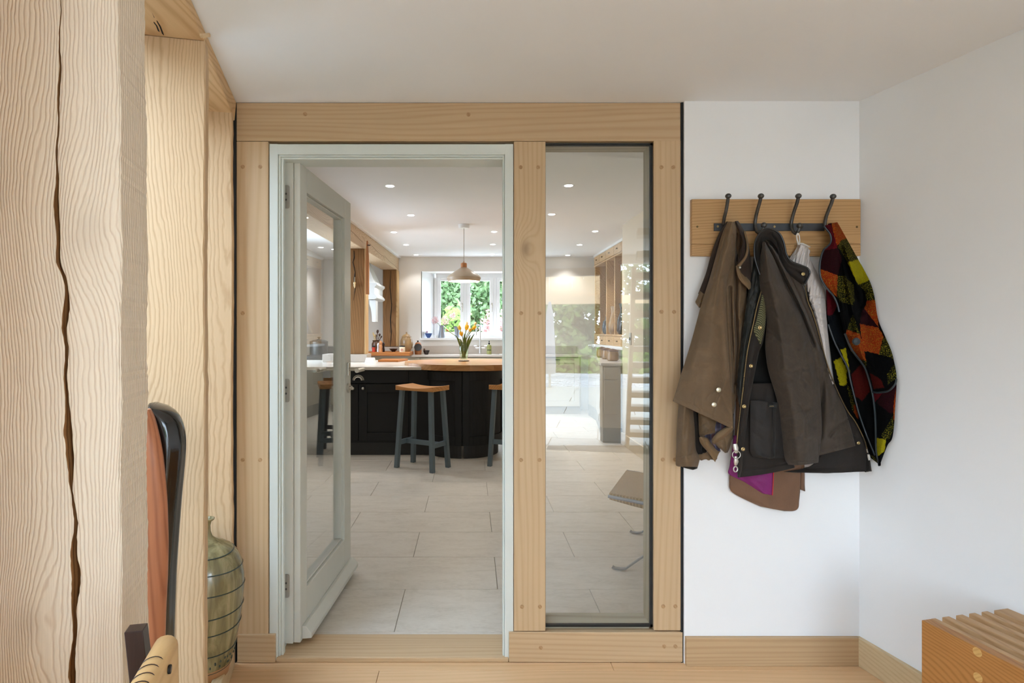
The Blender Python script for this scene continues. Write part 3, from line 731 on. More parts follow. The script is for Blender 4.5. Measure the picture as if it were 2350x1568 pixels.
# right wall with side window (out of view) and wall end
XR = 1.733
kr = struct(empty('wall_side', (XR, 5, 0)), 'cream kitchen wall ending at the dresser', 'wall')
MB().box(XR, XR+.13, DB, 6.72, 0, ZK).build('wall_panel', M['kbeige'], kr)
struct(MB().box(XR-.018, XR, DB+.02, 6.72, ZF, ZF+.13).build('baseboard_side', M['kbeige'], bevel=.003), 'cream skirting of the kitchen side wall', 'skirting')
struct(MB().box(2.25, 2.33, 6.72, YB, 0, ZK).build('wall_dresser', M['kbeige']), 'cream wall behind the oak dresser', 'wall')
struct(MB().box(XR+.13, 2.33, 6.60, 6.72, 0, ZK).build('wall_return', M['kbeige']), 'cream wall return beside the dresser', 'wall')
wk = struct(empty('wall_nook', (-2.45, 6, 0)), 'white wall at the back of the cooking nook', 'wall')
for a,b,c,d_ in ((DB,5.0,0,ZK),(8.0,YB,0,ZK),(5.0,6.24,.16,2.30),(5.0,8.0,0,.16),(5.0,8.0,2.30,ZK)):
    MB().box(-2.5, -2.4, a, b, c, d_).build('wall_panel', M['kwall'], wk)
w4 = struct(empty('window_4', (-2.45, 6.5, .88)), 'white framed window in the side of the cooking nook', 'window')  # unseen window added for more daylight in the kitchen
for y in (6.24, 7.09, 7.94): MB().box(-2.49, -2.43, y, y+.06, .16, 2.30).build('mullion', M['white'], w4)
for z in (.16, 2.24): MB().box(-2.49, -2.43, 6.24, 8.0, z, z+.06).build('rail', M['white'], w4)
for y in (6.30, 7.15): MB().box(-2.465, -2.459, y, y+.79, .22, 2.24).build('pane', M['glass'], w4)

# ================================================================== KITCHEN
# beam and posts of the cooking nook
kb = struct(empty('trim_3', (-1.25, 6, 2.3)), 'aged oak beam running along the cooking nook', 'beam')
def bx(Y): return -1.306 + (Y-6.41)*(0.136/3.19)
mb = MB(); ya, yb_ = DB+.01, YB-.01
mb.hexa([(bx(ya)-.24,ya,2.292),(bx(ya),ya,2.292),(bx(yb_),yb_,2.285),(bx(yb_)-.24,yb_,2.285),(bx(ya)-.24,ya,2.50),(bx(ya),ya,2.49),(bx(yb_),yb_,2.49),(bx(yb_)-.24,yb_,2.50)])
mb.build('beam', M['kbeam'], kb, bevel=.006)
mb = MB(); mb.hexa([(bx(ya)-.25,ya,2.491),(bx(ya)+.03,ya,2.491),(bx(yb_)+.03,yb_,2.491),(bx(yb_)-.25,yb_,2.491),(bx(ya)-.25,ya,ZK),(bx(ya)+.03,ya,ZK),(bx(yb_)+.03,yb_,ZK),(bx(yb_)-.25,yb_,ZK)])
mb.build('cornice', M['white'], kb)
rc = random.Random(4)
for (y0, y1, z0) in ((5.9,7.0,2.42),(7.25,8.4,2.40),(8.3,9.5,2.37)):
    pts = [Vector((bx(y)+.0015, y, z0-.05*(y-y0)+.006*math.sin(y*7))) for y in np.linspace(y0, y1, 14)]
    MB().tube(pts, [.0006]+[.0016]*12+[.0006], 5).build('drying_crack', M['dresser_in'], kb)
pA = struct(empty('trim_4', (-1.36, 7.2, 1.0)), 'near oak post of the nook standing on the worktop upstand', 'post')
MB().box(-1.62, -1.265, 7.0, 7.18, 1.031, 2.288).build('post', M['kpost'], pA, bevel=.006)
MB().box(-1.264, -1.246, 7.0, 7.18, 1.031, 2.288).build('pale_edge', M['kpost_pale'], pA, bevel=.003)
pts = [P(812,575,6.999), P(813,592,6.999), P(810,602,6.999), P(815,625,6.999), P(813,640,6.999), P(815,662,6.999), P(811,690,6.999)]
MB().tube(pts, [.004,.006,.005,.004,.008,.004,.001], 6).build('drying_crack', M['blackgap'], pA)
pB = struct(empty('trim_5', (-1.3, 9.45, 1.0)), 'far oak post of the nook beside the window wall', 'post')
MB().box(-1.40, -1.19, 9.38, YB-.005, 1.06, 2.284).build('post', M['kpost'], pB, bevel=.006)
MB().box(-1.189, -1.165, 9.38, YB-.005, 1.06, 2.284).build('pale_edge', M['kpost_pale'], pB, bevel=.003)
pts = [P(897,622,9.379), P(895,660,9.379), P(899,700,9.379), P(896,735,9.379), P(898,765,9.379), P(896,796,9.379)]
MB().tube(pts, [.003,.006,.006,.008,.007,.004], 6).build('drying_crack', M['blackgap'], pB)

# plaster mantel with corbel in the nook
mt = tag(empty('mantel', (-1.5, 8.3, 1.8)), 'pale grey moulded mantel with corbel inside the cooking nook', 'mantel')
ym = 8.35
def mx(px): return (px-CX)*8.3/F
def mz(py): return EYE-(py-CY)*8.3/F
prof = [(-1.72,mz(650)),(mx(868),mz(650)),(mx(868),mz(655)),(mx(863),mz(660)),(mx(862),mz(674)),(mx(868),mz(681)),(mx(868),mz(685)),(mx(862),mz(688)),(-1.72,mz(688))]
MB().prism([(x,ym-.16,z) for x, z in prof], (0,.75,0)).build('cornice', M['mantel'], mt, bevel=.004)
cb = MB(); cz = [(mx(849),mz(689)),(mx(864),mz(689)),(mx(864),mz(739)),(mx(855),mz(739)),(mx(855),mz(727)),(mx(852),mz(707)),(mx(849),mz(700))]
cb.prism([(x,ym-.10,z) for x, z in cz], (0,.16,0)); cb.build('corbel', M['mantel'], mt, bevel=.004)
hd = MB(); hd.hexa([(-1.72,8.32,mz(650)),(mx(860),8.32,mz(650)),(mx(860),8.9,mz(650)),(-1.72,8.9,mz(650)),(-1.72,8.6,2.5),(-1.60,8.6,2.5),(-1.60,8.9,2.5),(-1.72,8.9,2.5)])
tag(hd.build('cooker_hood', M['mantel']), 'sloping plaster cooker hood rising above the mantel', 'hood')

# peninsula: charcoal cabinets, quartz top, round oak table end
pen = tag(empty('peninsula_cabinet', (-.8, 6.3, ZF)), 'charcoal painted peninsula cabinet with curved end doors', 'cabinet')
yf = 6.05; zt_ = 0.905
MB().box(-2.3, -.40, yf+.03, 7.30, ZF+.13, zt_).build('carcass', M['cab'], pen)
MB().box(-2.3, -.40, yf+.05, 7.25, ZF, ZF+.13).build('plinth', M['cabk'], pen)
def fx(px): return (px-CX)*yf/F
def fz(py): return EYE-(py-CY)*yf/F
MB().box(-1.62, fx(937), yf, yf+.029, fz(879), fz(850)).build('drawer', M['cab'], pen, bevel=.003)
def shaker(x0, x1, z0, z1, y, name='door', m=None, par=pen, fr=.085):
    m = m or M['cab']; g = MB()
    g.box(x0,x0+fr,y,y+.029,z0,z1); g.box(x1-fr,x1,y,y+.029,z0,z1); g.box(x0+fr,x1-fr,y,y+.029,z0,z0+fr); g.box(x0+fr,x1-fr,y,y+.029,z1-fr,z1); g.box(x0+fr,x1-fr,y+.012,y+.029,z0+fr,z1-fr)
    return g.build(name, m, par, bevel=.002)
d1 = shaker(fx(823.5), fx(937), fz(1012), fz(882), yf)
d0 = shaker(-1.62, fx(822), fz(1012), fz(882), yf)
def knob(px, py, y, par, r=.016, m='steel'):
    x, z = (px-CX)*y/F, EYE-(py-CY)*y/F; g = MB()
    g.tube([(x,y,z),(x,y-.014,z)], .006, 8); g.ball((x,y-.026,z), r, 12); return g.build('knob', M[m], par, smooth=True)
knob(834, 891.5, yf, d1); knob(811, 891.5, yf, d0)
# cup pull
g = MB(); x0_, z0_ = fx(822.5), fz(873); n = 10; pts = []
for i in range(n+1):
    for j in range(5):
        a = math.pi*i/n; b = (math.pi/2)*j/4
        pts.append((x0_+.05*math.cos(a)*math.cos(b*.55), yf-.032*math.sin(b), z0_+.046*math.sin(a)*math.cos(b*.55)))
fs = [(i*5+j,i*5+j+1,(i+1)*5+j+1,(i+1)*5+j) for i in range(n) for j in range(4)]
g.add(pts, fs); g.tube([(x0_-.056,yf-.002,z0_)]+[(x0_+.056*math.cos(math.pi-math.pi*i/8),yf-.002,z0_+.052*math.sin(math.pi*i/8)) for i in range(1,9)], .005, 6)
g.build('cup_pull', M['steel'], [o for o in bpy.data.objects if o.name.startswith('drawer')][0], smooth=True)
# curved end
ccx, ccy, R = -.085, 6.30, .43
def arc(r, a0, a1, z0, z1, th=.03, n=14, cx=ccx, cy=ccy):
    g = MB(); q = []
    for i in range(n+1):
        a = math.radians(a0+(a1-a0)*i/n)
        for rr in (r, r-th): q.append((cx+rr*math.cos(a), cy+rr*math.sin(a)))
    vs = [(x,y,z0) for x,y in q]+[(x,y,z1) for x,y in q]; m = len(q); fs = []
    for i in range(n):
        a,b,c,d_ = 2*i,2*i+1,2*i+3,2*i+2
        fs += [(a,d_,d_+m,a+m),(b,b+m,c+m,c),(a,b,c,d_),(a+m,d_+m,c+m,b+m)]
    fs += [(0,m,m+1,1),(2*n,2*n+1,2*n+1+m,2*n+m)]
    return g.add(vs, fs)
g = MB(); N = 30
poly = [(ccx+(R-.032)*math.cos(math.radians(a)), ccy+(R-.032)*math.sin(math.radians(a)), ZF+.13) for a in np.linspace(180, 400, N)]
poly = [(-.398, 7.2, ZF+.13), (-.398, ccy, ZF+.13)] + poly[3:] + [(.25, 7.2, ZF+.13)]
g.prism(poly, (0,0,zt_-ZF-.13)); g.build('curved_carcass', M['cab'], pen)
for (a0, a1) in ((183, 269.3), (270.7, 357)):
    dn = empty('curved_door', (ccx, ccy-R, .5), parent=pen)
    zb, ztp = ZF+.135, zt_-.01; da = 9
    arc(R, a0, a0+da, zb, ztp).build('stile', M['cab'], dn, bevel=.002)
    arc(R, a1-da, a1, zb, ztp).build('stile', M['cab'], dn, bevel=.002)
    arc(R, a0+da, a1-da, zb, zb+.09).build('rail', M['cab'], dn, bevel=.002)
    arc(R, a0+da, a1-da, ztp-.09, ztp).build('rail', M['cab'], dn, bevel=.002)
    arc(R-.013, a0+da, a1-da, zb+.09, ztp-.09, .012).build('door_panel', M['cab'], dn)
    arc(R-.05, a0+2, a1-.6 if a0 < 200 else a1, ZF, ZF+.13, .02).build('plinth', M['cabk'], dn)
MB().box(fx(938), -.34, yf+.012, yf+.03, ZF+.13, zt_).build('filler', M['cab'], pen)
# quartz worktop
tcx, tcy, ROT = -.005, 6.55, .725; rc_ = ROT+.002; a0_ = math.pi+math.asin((tcy-(yf-.03))/rc_)
arc_ = [(tcx+rc_*math.cos(a), tcy+rc_*math.sin(a), zt_) for a in np.linspace(a0_, math.radians(97), 24)]
g = MB(); g.prism([(-2.35, yf-.03, zt_)]+arc_+[(arc_[-1][0], 7.47, zt_), (-2.35, 7.47, zt_)], (0, 0, .937-zt_))
tag(g.build('worktop', M['quartz'], bevel=.004), 'pale quartz worktop on the charcoal peninsula', 'worktop')
g = MB(); g.box(-1.75, -1.225, 6.94, 7.25, .9375, 1.030)
tag(g.build('upstand', M['quartzg'], bevel=.003), 'pale quartz upstand block under the near nook post', 'upstand')
# round oak table end, glued up from staves
tb = tag(empty('table_end', (0, 6.55, .905)), 'round oiled oak breakfast table end overhanging the peninsula', 'table')
ROT, tcx, tcy, zt0, zt1 = .725, -.005, 6.55, .907, .965
g = MB(); nn = 72; poly = [(tcx+ROT*math.cos(2*math.pi*i/nn), tcy+ROT*math.sin(2*math.pi*i/nn), zt0+.0005) for i in range(nn)]
y = tcy-ROT; w = .04
edges = np.arange(tcy-ROT, tcy+ROT+w, w)
rs = random.Random(2)
for e0, e1 in zip(edges[:-1], edges[1:]):
    e1 = min(e1, tcy+ROT-1e-4)
    if e1-e0 < .003: continue
    def half(yy): return math.sqrt(max(0, ROT*ROT-(yy-tcy)**2))
    cuts = sorted([rs.uniform(-.6, .6) for _ in range(2)])
    hm = min(half(e0+1e-4), half(e1))
    cuts = [c for c in cuts if abs(c) < hm-.06]
    if len(cuts) == 2 and cuts[1]-cuts[0] < .1: cuts = cuts[:1]
    ys = np.linspace(e0, e1, 4)
    segs = [None]+cuts+[None]
    for a, b in zip(segs[:-1], segs[1:]):
        lft = [(tcx+a, yy) for yy in (e0, e1)] if a is not None else [(tcx-half(yy), yy) for yy in ys]
        rgt = [(tcx+b, yy) for yy in (e0, e1)] if b is not None else [(tcx+half(yy), yy) for yy in ys]
        pl = lft + rgt[::-1]
        MB().prism([(p[0], p[1], zt0) for p in pl], (0,0,zt1-zt0)).build('stave', M['table'] if rs.random() < .6 else M['staves'], tb)

# back run along the window wall
bk = tag(empty('sink_cabinet', (0, 9.3, ZF)), 'stone coloured base cabinets under the kitchen window', 'cabinet')
MB().box(-2.35, 1.7, 9.08, YB-.005, ZF+.12, .905).build('carcass', M['beigecab'], bk)
MB().box(-2.35, 1.7, 9.12, YB-.005, ZF, ZF+.12).build('plinth', M['greycab'], bk)
xs = [-.86, -.78, .24, 1.0, 1.68]
for a, b in zip(xs[:-1], xs[1:]):
    dd = shaker(a+.004, b-.004, ZF+.13, .895, 9.05, 'door', M['beigecab'], bk, .03 if b-a < .2 else .08)
    if b-a > .3: 
        g = MB(); g.box((a+b)/2-.035, (a+b)/2+.035, 9.03, 9.049, .858, .872); g.build('pull', M['iron'], dd, bevel=.003)
tag(MB().box(-2.38, 1.72, 9.02, YB-.004, .906, .938).build('worktop', M['quartzg'], bevel=.005), 'grey quartz worktop running under the kitchen window', 'worktop')
tag(MB().box(-.86, 1.72, YB-.026, YB-.003, .939, 1.065).build('splashback', M['quartzg'], bevel=.002), 'grey quartz splashback strip below the window sill', 'splashback')
tag(MB().box(-1.50, -.93, 9.36, YB-.003, .939, 1.055).build('splashback', M['quartzg'], bevel=.002), 'grey quartz ledge under the far nook post', 'splashback')
tag(MB().box(.44, .92, 9.10, 9.46, .9385, .944).build('sink', M['steel'], bevel=.003), 'shallow steel sink rim let into the window worktop', 'sink')
# thick chopping boards
def W(px, py, Y): return P(px, py, Y)
tag(MB().box(-1.60, -.90, 8.72, 9.30, .939, .992).build('chopping_board', M['board'], bevel=.006), 'large thick cherry chopping board under the jars', 'chopping board')
tag(MB().hexa([(-1.10,6.98,.938),(-.86,6.98,.938),(-.78,7.34,.938),(-1.10,7.34,.938),(-1.10,6.98,.962),(-.86,6.98,.962),(-.78,7.34,.962),(-1.10,7.34,.962)]).build('chopping_board', M['board'], bevel=.004), 'small thin chopping board lying on the peninsula worktop', 'chopping board')
bd = MB(); bx0_, by_ = -1.165, 6.83
bd.hexa([(bx0_-.055,by_-.05,.9375),(bx0_+.06,by_-.05,.9375),(bx0_+.06,by_+.05,.9375),(bx0_-.055,by_+.05,.9375),(bx0_-.045,by_-.035,.995),(bx0_+.048,by_-.035,.995),(bx0_+.048,by_+.035,.995),(bx0_-.045,by_+.035,.995)])
bdo = bd.build('butter_dish', M['white'], bevel=.006); tag(bdo, 'white china butter dish in front of the upstand', 'dish')
MB().box(bx0_-.065,bx0_+.07,by_-.058,by_+.058,.9372,.944).build('saucer', M['white'], bdo, bevel=.003)

# things on the large board (Y about 8.85) and worktop
def lathe_px(name, prof, px, Y, mat, parent=None, seg=20, smooth=True, z0=None):
    """prof in pixels: (half width, py)"""
    k = Y/F; c = ((px-CX)*k, Y, 0)
    pr = [(max(r*k, 1e-5), EYE-(y-CY)*k) for r, y in prof]
    if pr[0][1] > pr[-1][1]: pr = pr[::-1]
    if z0 is not None:
        d_ = z0-pr[0][1]; pr = [(r, z+d_) for r, z in pr]
    return MB().lathe(pr, c, seg).build(name, mat, parent, smooth=smooth)
M['crock'] = plain('brown_salt_glaze', C(92, 62, 40), 0.3, var=0.3, scale=14)
M['dkbowl'] = plain('dark_brown_glaze', C(44, 28, 26), 0.25, var=0.2)
M['stone2'] = plain('two_tone_stoneware', C(150, 120, 82), 0.28, var=0.3, scale=9)
M['terra'] = plain('terracotta_glaze', C(176, 112, 66), 0.35, var=0.15)
M['pepper'] = wood('turned_beech', C(214, 150, 100), C(178, 112, 66), 'Z', 20, .1, 2, .35, .03)
M['redjar'] = plain('red_label_jar', C(196, 64, 40), 0.35, var=0.2, scale=30)
M['blueglaze'] = plain('blue_glazed_ceramic', C(62, 92, 152), 0.25, var=0.15, scale=20)
M['greenbottle'] = plain('green_soap_bottle', C(146, 150, 92), 0.3, var=0.08)
M['label'] = plain('cream_paper_label', C(226, 210, 180), 0.7, var=0.04)
M['redlabel'] = plain('red_print', C(176, 52, 52), 0.7)
M['utensil_light'] = plain('pale_wood_utensil', C(214, 186, 132), 0.6)
M['utensil_dark'] = plain('dark_wood_utensil', C(74, 48, 36), 0.5)
Yb = 8.9; zbd = .9925
cr = tag(empty('utensil_crock', W(862,808,8.98)), 'brown stoneware crock full of wooden utensils', 'crock')
lathe_px('body', [(8,808),(9.5,800),(9.5,790),(7,785),(8,782)], 862.5, 9.0, M['crock'], cr, z0=zbd)
for (a, b, m, r) in (((861,788),(856,763),'utensil_light',.012),((864,788),(860,768),'utensil_light',.016),((864,788),(867,757),'utensil_dark',.02),((866,786),(872,766),'utensil_dark',.02),((867,788),(876,771),'utensil_dark',.014),((862,788),(863,768),'crock',.012)):
    p, q = W(a[0],a[1],9.0), W(b[0],b[1],9.0); mid = p+(q-p)*.72
    MB().tube([p, mid, mid+(q-mid)*.4, q], [.006,.006,r,r*.7], 8, flat=1.0).build('utensil', M[m], cr, smooth=True)
jr = tag(empty('spice_jar', W(857,808,8.84)), 'small glass jar with a red label beside the crock', 'jar')
lathe_px('body', [(3.6,808),(3.8,799),(3.8,797)], 857.5, 8.84, M['redjar'], jr, z0=zbd)
lathe_px('lid', [(3.7,797),(3.7,794.5),(0.1,794)], 857.5, 8.84, M['black'], jr, z0=zbd+.073)
o = lathe_px('salt_mill', [(2.6,808),(2.9,803),(2,797),(2.6,792),(2.0,789),(.1,787)], 867.8, 8.84, M['white'], z0=zbd); tag(o, 'slim white salt mill beside the pepper mill', 'mill')
pm = tag(empty('pepper_mill', W(873,808,8.80)), 'turned pale beech pepper mill', 'mill')
lathe_px('body', [(4.3,808.5),(4.3,804),(3.4,800),(4.2,795),(3.2,791.5)], 873.6, 8.80, M['pepper'], pm, z0=zbd)
lathe_px('head', [(2.8,791.5),(4.2,789),(4.0,786),(1.6,784),(1.2,782.5),(.1,782)], 873.6, 8.80, M['pepper'], pm, z0=zbd+(808.5-791.4)*8.8/F)
o = lathe_px('pepper_mill', [(3.2,808.5),(3.0,803),(2.2,797),(3.0,792),(2.4,788),(1,786),(.1,785)], 880, 8.86, M['dkbowl'], z0=zbd); tag(o, 'dark brown turned pepper mill behind the beech one', 'mill')
k = 8.95/F
o = MB().lathe([(4*k,0),(5*k,.012),(10*k,.044),(9.6*k,.046),(4*k,.016),(1e-5,.014)], ((903-CX)*k,8.95,zbd), 24).build('bowl', M['dkbowl'], smooth=True); tag(o, 'wide dark brown bowl on the cherry chopping board', 'bowl')
lj = tag(empty('lidded_jar', W(932,808,9.12)), 'large lidded two-tone stoneware jar', 'jar')
lathe_px('body', [(9,808.5),(13,801),(15,792),(14,783),(10.5,776)], 933, 9.12, M['stone2'], lj, z0=zbd)
lathe_px('lid', [(10.8,776),(11,774.6),(7,770.5),(3,769),(1.4,768),(2,766),(1.2,764),(.1,763.5)], 933, 9.12, M['stone2'], lj, z0=zbd+(808.5-776)*9.12/F)
hj = tag(empty('honey_jar', W(923,808,8.80)), 'squat glass jar with a cream and red label', 'jar')
lathe_px('body', [(6.4,808),(6.6,803),(6.6,797),(6.2,796)], 923, 8.80, M['label'], hj, z0=zbd)
lathe_px('lid', [(6.5,796),(6.5,793.6),(.1,793.2)], 923, 8.80, M['black'], hj, z0=zbd+12*8.8/F)
k = 8.80/F; kk = 6.62*k; c = Vector(((923-CX)*k, 8.80, 0))
g = MB(); n = 8; pts = []
for j in range(13):
    for z_ in (0, 1):
        pass
g = MB(); base = zbd+.033
vs = [c+Vector((0,0,base))+Vector((kk*1.01*math.sin(.38*math.cos(t)), -kk*1.01*math.cos(.38*math.cos(t)), .02*math.sin(t))) for t in np.linspace(0, 2*math.pi, 14)[:-1]]
g.add(vs, [list(range(13))]); g.build('label_badge', M['redlabel'], hj)
sp = tag(empty('salt_pig', W(959,812,9.22)), 'terracotta salt pig with a round black mouth', 'jar')
lathe_px('body', [(7.5,812),(8.2,806),(8.2,797),(7.6,789),(5,784.5),(.1,783.5)], 959.5, 9.24, M['terra'], sp, z0=.939)
k = 9.2/F; cc = Vector(((959.5-CX)*k, 9.24-.058, .939+.115))
g = MB(); g.tube([cc+Vector((0,.02,-.012)), cc+Vector((0,-.012,.0))], [.056,.060], 22); g.build('mouth', M['blackshell'], sp, smooth=True)
lathe_px('knob', [(1.2,784),(2.2,781.5),(1.6,780),(.1,779.6)], 959, 9.24, M['dkbowl'], sp, z0=.939+28*9.24/F)
mo = tag(empty('mortar', W(978,812,9.25)), 'small black mortar with its pestle', 'mortar')
k = 9.25/F
MB().lathe([(4*k,0),(5*k,.01),(8*k,.065),(7.4*k,.066),(3.5*k,.02),(1e-5,.018)], ((978.5-CX)*k,9.25,.939), 22).build('bowl', M['dkbowl'], mo, smooth=True)
p = Vector(((978-CX)*k, 9.25, .962)); MB().tube([p, p+Vector((-.03,0,.06)), p+Vector((-.034,0,.068))], [.012,.013,.017], 8).build('pestle', M['crock'], mo, smooth=True)

M['pewter'] = plain('brushed_pewter', C(150, 154, 162), 0.35, 0.6, 0.06)
# window sill things
zsl = zs+.0008
o = lathe_px('bowl', [(3.4,776),(3.4,775),(6,771.5),(8.4,765.5),(8.0,765.3)], 983.5, 9.66, M['blueglaze'], z0=zsl); tag(o, 'blue footed bowl on the window sill', 'bowl')
ob = tag(empty('seashell', W(978,764,9.66)), 'pink and white shell in the blue bowl', 'shell')
MB().ball(W(976,763,9.66), .028, 10, 1, 1, .9).build('body', M['white'], ob, smooth=True)
MB().ball(W(980,762,9.66), .02, 10, .8, 1, 1).build('lip', plain('pink_shell', C(206, 160, 184), .4), ob, smooth=True)
o = lathe_px('ramekin', [(4.2,776),(4.6,774),(5.8,770.3),(5.4,770.3)], 999.5, 9.66, M['white'], z0=zsl); tag(o, 'tiny plain white pot beside the blue bowl', 'pot')
jg = tag(empty('metal_jug', W(1013,776,9.72)), 'tall silver jug holding pink allium heads', 'jug')
lathe_px('body', [(8.2,776),(8.0,772),(5.5,758),(4.6,748),(5.0,747)], 1013.5, 9.72, M['pewter'], jg, z0=zsl)
k = 9.72/F
MB().tube([W(1018,749,9.72),W(1023,752,9.72),W(1021,759,9.72),W(1019,764,9.72)], .006, 8).build('handle', M['chrome'], jg, smooth=True)
M['allium'] = leafmat('pink_allium', C(226, 192, 194), C(242, 226, 224))
M['stem'] = plain('green_stem', C(120, 140, 70), .6)
def allium(px, py, Y, r, base, label):
    a = tag(empty('allium', base), label, 'flower', 'dried alliums in the silver jug')
    c_ = W(px, py, Y); rr = random.Random(int(px)); g = MB()
    for i in range(150):
        d_ = Vector((rr.gauss(0,1), rr.gauss(0,1), rr.gauss(0,1))).normalized(); q = c_+d_*r*rr.uniform(.45,1)
        t = d_.orthogonal().normalized()*.009; b = d_.cross(t)
        g.add([q+t, q+b*.9, q-t, q-b*.9], [(0,1,2,3)]); g.add([q+d_*.010+t*.5, q-d_*.010+t*.5, q-d_*.01-t*.5], [(0,1,2)])
    g.build('flower_head', M['allium'], a)['kind'] = 'stuff'
    MB().tube([Vector(base), (Vector(base)+c_)*.5+Vector((.01,0,.01)), c_-Vector((0,0,r*.3))], .004, 6).build('stem', M['stem'], a)
jb = W(1013,756,9.72)
allium(998, 735, 9.70, .068, jb, 'pink dried allium head leaning left of the silver jug')
allium(1022, 735, 9.70, .088, jb, 'largest pink dried allium head above the silver jug')
allium(1039, 725, 9.76, .06, jb, 'pink dried allium head leaning right of the silver jug')
o = lathe_px('beaker', [(5,776),(5,770),(6.5,755),(7,750),(6.6,750)], 1049, 9.74, M['pewter'], z0=zsl); tag(o, 'tapered shiny metal beaker on the sill behind the tulips', 'beaker')
o = lathe_px('bud_vase', [(4,776),(7,772),(7.5,767),(5,763),(3,762)], 1087, 9.70, M['white'], z0=zsl); tag(o, 'small round white vase on the sill behind the tap', 'vase')
# tap and soap
tp = tag(empty('mixer_tap', W(1102,812,9.38)), 'chrome swan-neck mixer tap at the sink', 'tap')
Yt = 9.38
MB().tube([W(1102,811.6,Yt),W(1102,796,Yt)], .024, 14).build('base', M['chrome'], tp, smooth=True)
neck = [W(1102,797,Yt)]+[W(1102,y,Yt) for y in (785,772,760)]+[W(1097.5+4.5*math.cos(a),752-6*math.sin(a),Yt) for a in np.linspace(0, math.pi, 8)]+[W(1093,758,Yt),W(1093,770,Yt)]
MB().tube(neck, .0115, 12).build('spout', M['chrome'], tp, smooth=True)
MB().tube([W(1091,799,Yt),W(1113,799,Yt)], .0105, 10).build('crossbar', M['chrome'], tp, smooth=True)
for px in (1090, 1114): MB().tube([W(px-2.5,794.5,Yt),W(px+3.5,794.5,Yt)], .0085, 8).build('lever', M['chrome'], tp, smooth=True)
sb = tag(empty('soap_bottle', W(1123,811,9.4)), 'olive green pump soap bottle beside the tap', 'bottle')
lathe_px('body', [(5.5,811.6),(5.6,808),(5.6,793),(4,790.5),(2,789.5)], 1122.5, 9.40, M['greenbottle'], sb, z0=.939)
lathe_px('pump', [(2,789.5),(2,786),(.8,785.5),(.8,783),(1.6,782.6),(1.4,781.4),(.1,781.2)], 1122.5, 9.40, M['black'], sb, z0=.939+22*9.4/F)
k = 9.4/F
g = MB(); c = Vector(((1122.5-CX)*k, 9.40, 0)); R_ = 5.66*k
for z_ in (.998,):
    vs = []; 
    for a in np.linspace(-.9, .9, 9):
        for dz in (0, .012): vs.append(c+Vector((R_*math.sin(a), -R_*math.cos(a), z_+dz)))
    g.add(vs, [(2*i,2*i+2,2*i+3,2*i+1) for i in range(8)])
g.build('label_band', M['black'], sb)

# bread peel hanging on the beam, garlic ornament
bp = tag(empty('bread_peel', W(842,553,6.93)), 'long beech bread peel hanging on the beam beside the post', 'peel')
def peelpt(px, py): return W(px, py, 6.94)
pl = [peelpt(*q) for q in ((841,552),(844,552.5),(844.8,566),(845.5,580),(846.5,600),(846.5,676),(838.8,675.5),(838.5,600),(839.5,580),(840.2,566))]
MB().prism(pl, (0,.035,0)).build('blade', M['peel'], bp, bevel=.004)
MB().tube([W(843,563,6.93),W(850,563,6.93)], .008, 8).build('peg', M['utensil_dark'], bp, smooth=True)
gl = tag(empty('wooden_ornament', W(814,655,6.99)), 'cream gourd-shaped ornament hanging on the near nook post', 'ornament')
lathe_px('body', [(.1,662),(1.8,658.5),(2.6,656),(2.2,653),(3.2,650.5),(2.6,648),(.1,646.5)], 814, 6.975, plain('cream_gourd', C(226, 200, 152), .5), gl, seg=12)
MB().tube([W(814,647,6.98),W(814.5,636,6.99)], .003, 6).build('cord', M['label'], gl)

# tulips in a glass jar on the round table
zt1_ = zt1+.0005; Yv = 6.62; kv = Yv/F; vx = (1064.5-CX)*kv
co = MB().lathe([(.060,0),(.062,.004),(.060,.008)], (vx,Yv,zt1_), 24).build('coaster', plain('brown_coaster', C(96,78,62), .6), smooth=True); tag(co, 'round dark coaster under the tulip vase', 'coaster')
va = tag(empty('glass_vase', (vx,Yv,zt1_+.009)), 'clear glass jar vase holding yellow tulips', 'vase')
zv = zt1_+.009
MB().lathe([(.038,0),(.044,.006),(.046,.03),(.052,.10),(.056,.145),(.048,.170),(.036,.186),(.037,.200),(.034,.200),(.033,.186),(.045,.168),(.053,.143),(.049,.10),(.042,.03),(.038,.012),(1e-5,.010)], (vx,Yv,zv), 28).build('jar', M['vase_glass'], va, smooth=True)
MB().lathe([(1e-5,.0115),(.037,.0125),(.041,.03),(.048,.10),(.0515,.135),(1e-5,.135)], (vx,Yv,zv), 24).build('water', M['water'], va, smooth=True)
M['tulip'] = plain('yellow_petal', C(238, 200, 60), .55, var=.12, scale=30)
M['tulipbud'] = plain('pale_tulip_bud', C(222, 196, 150), .6, var=.1, scale=30)
M['tleaf'] = plain('tulip_leaf', C(124, 148, 74), .5, var=.2, scale=20)
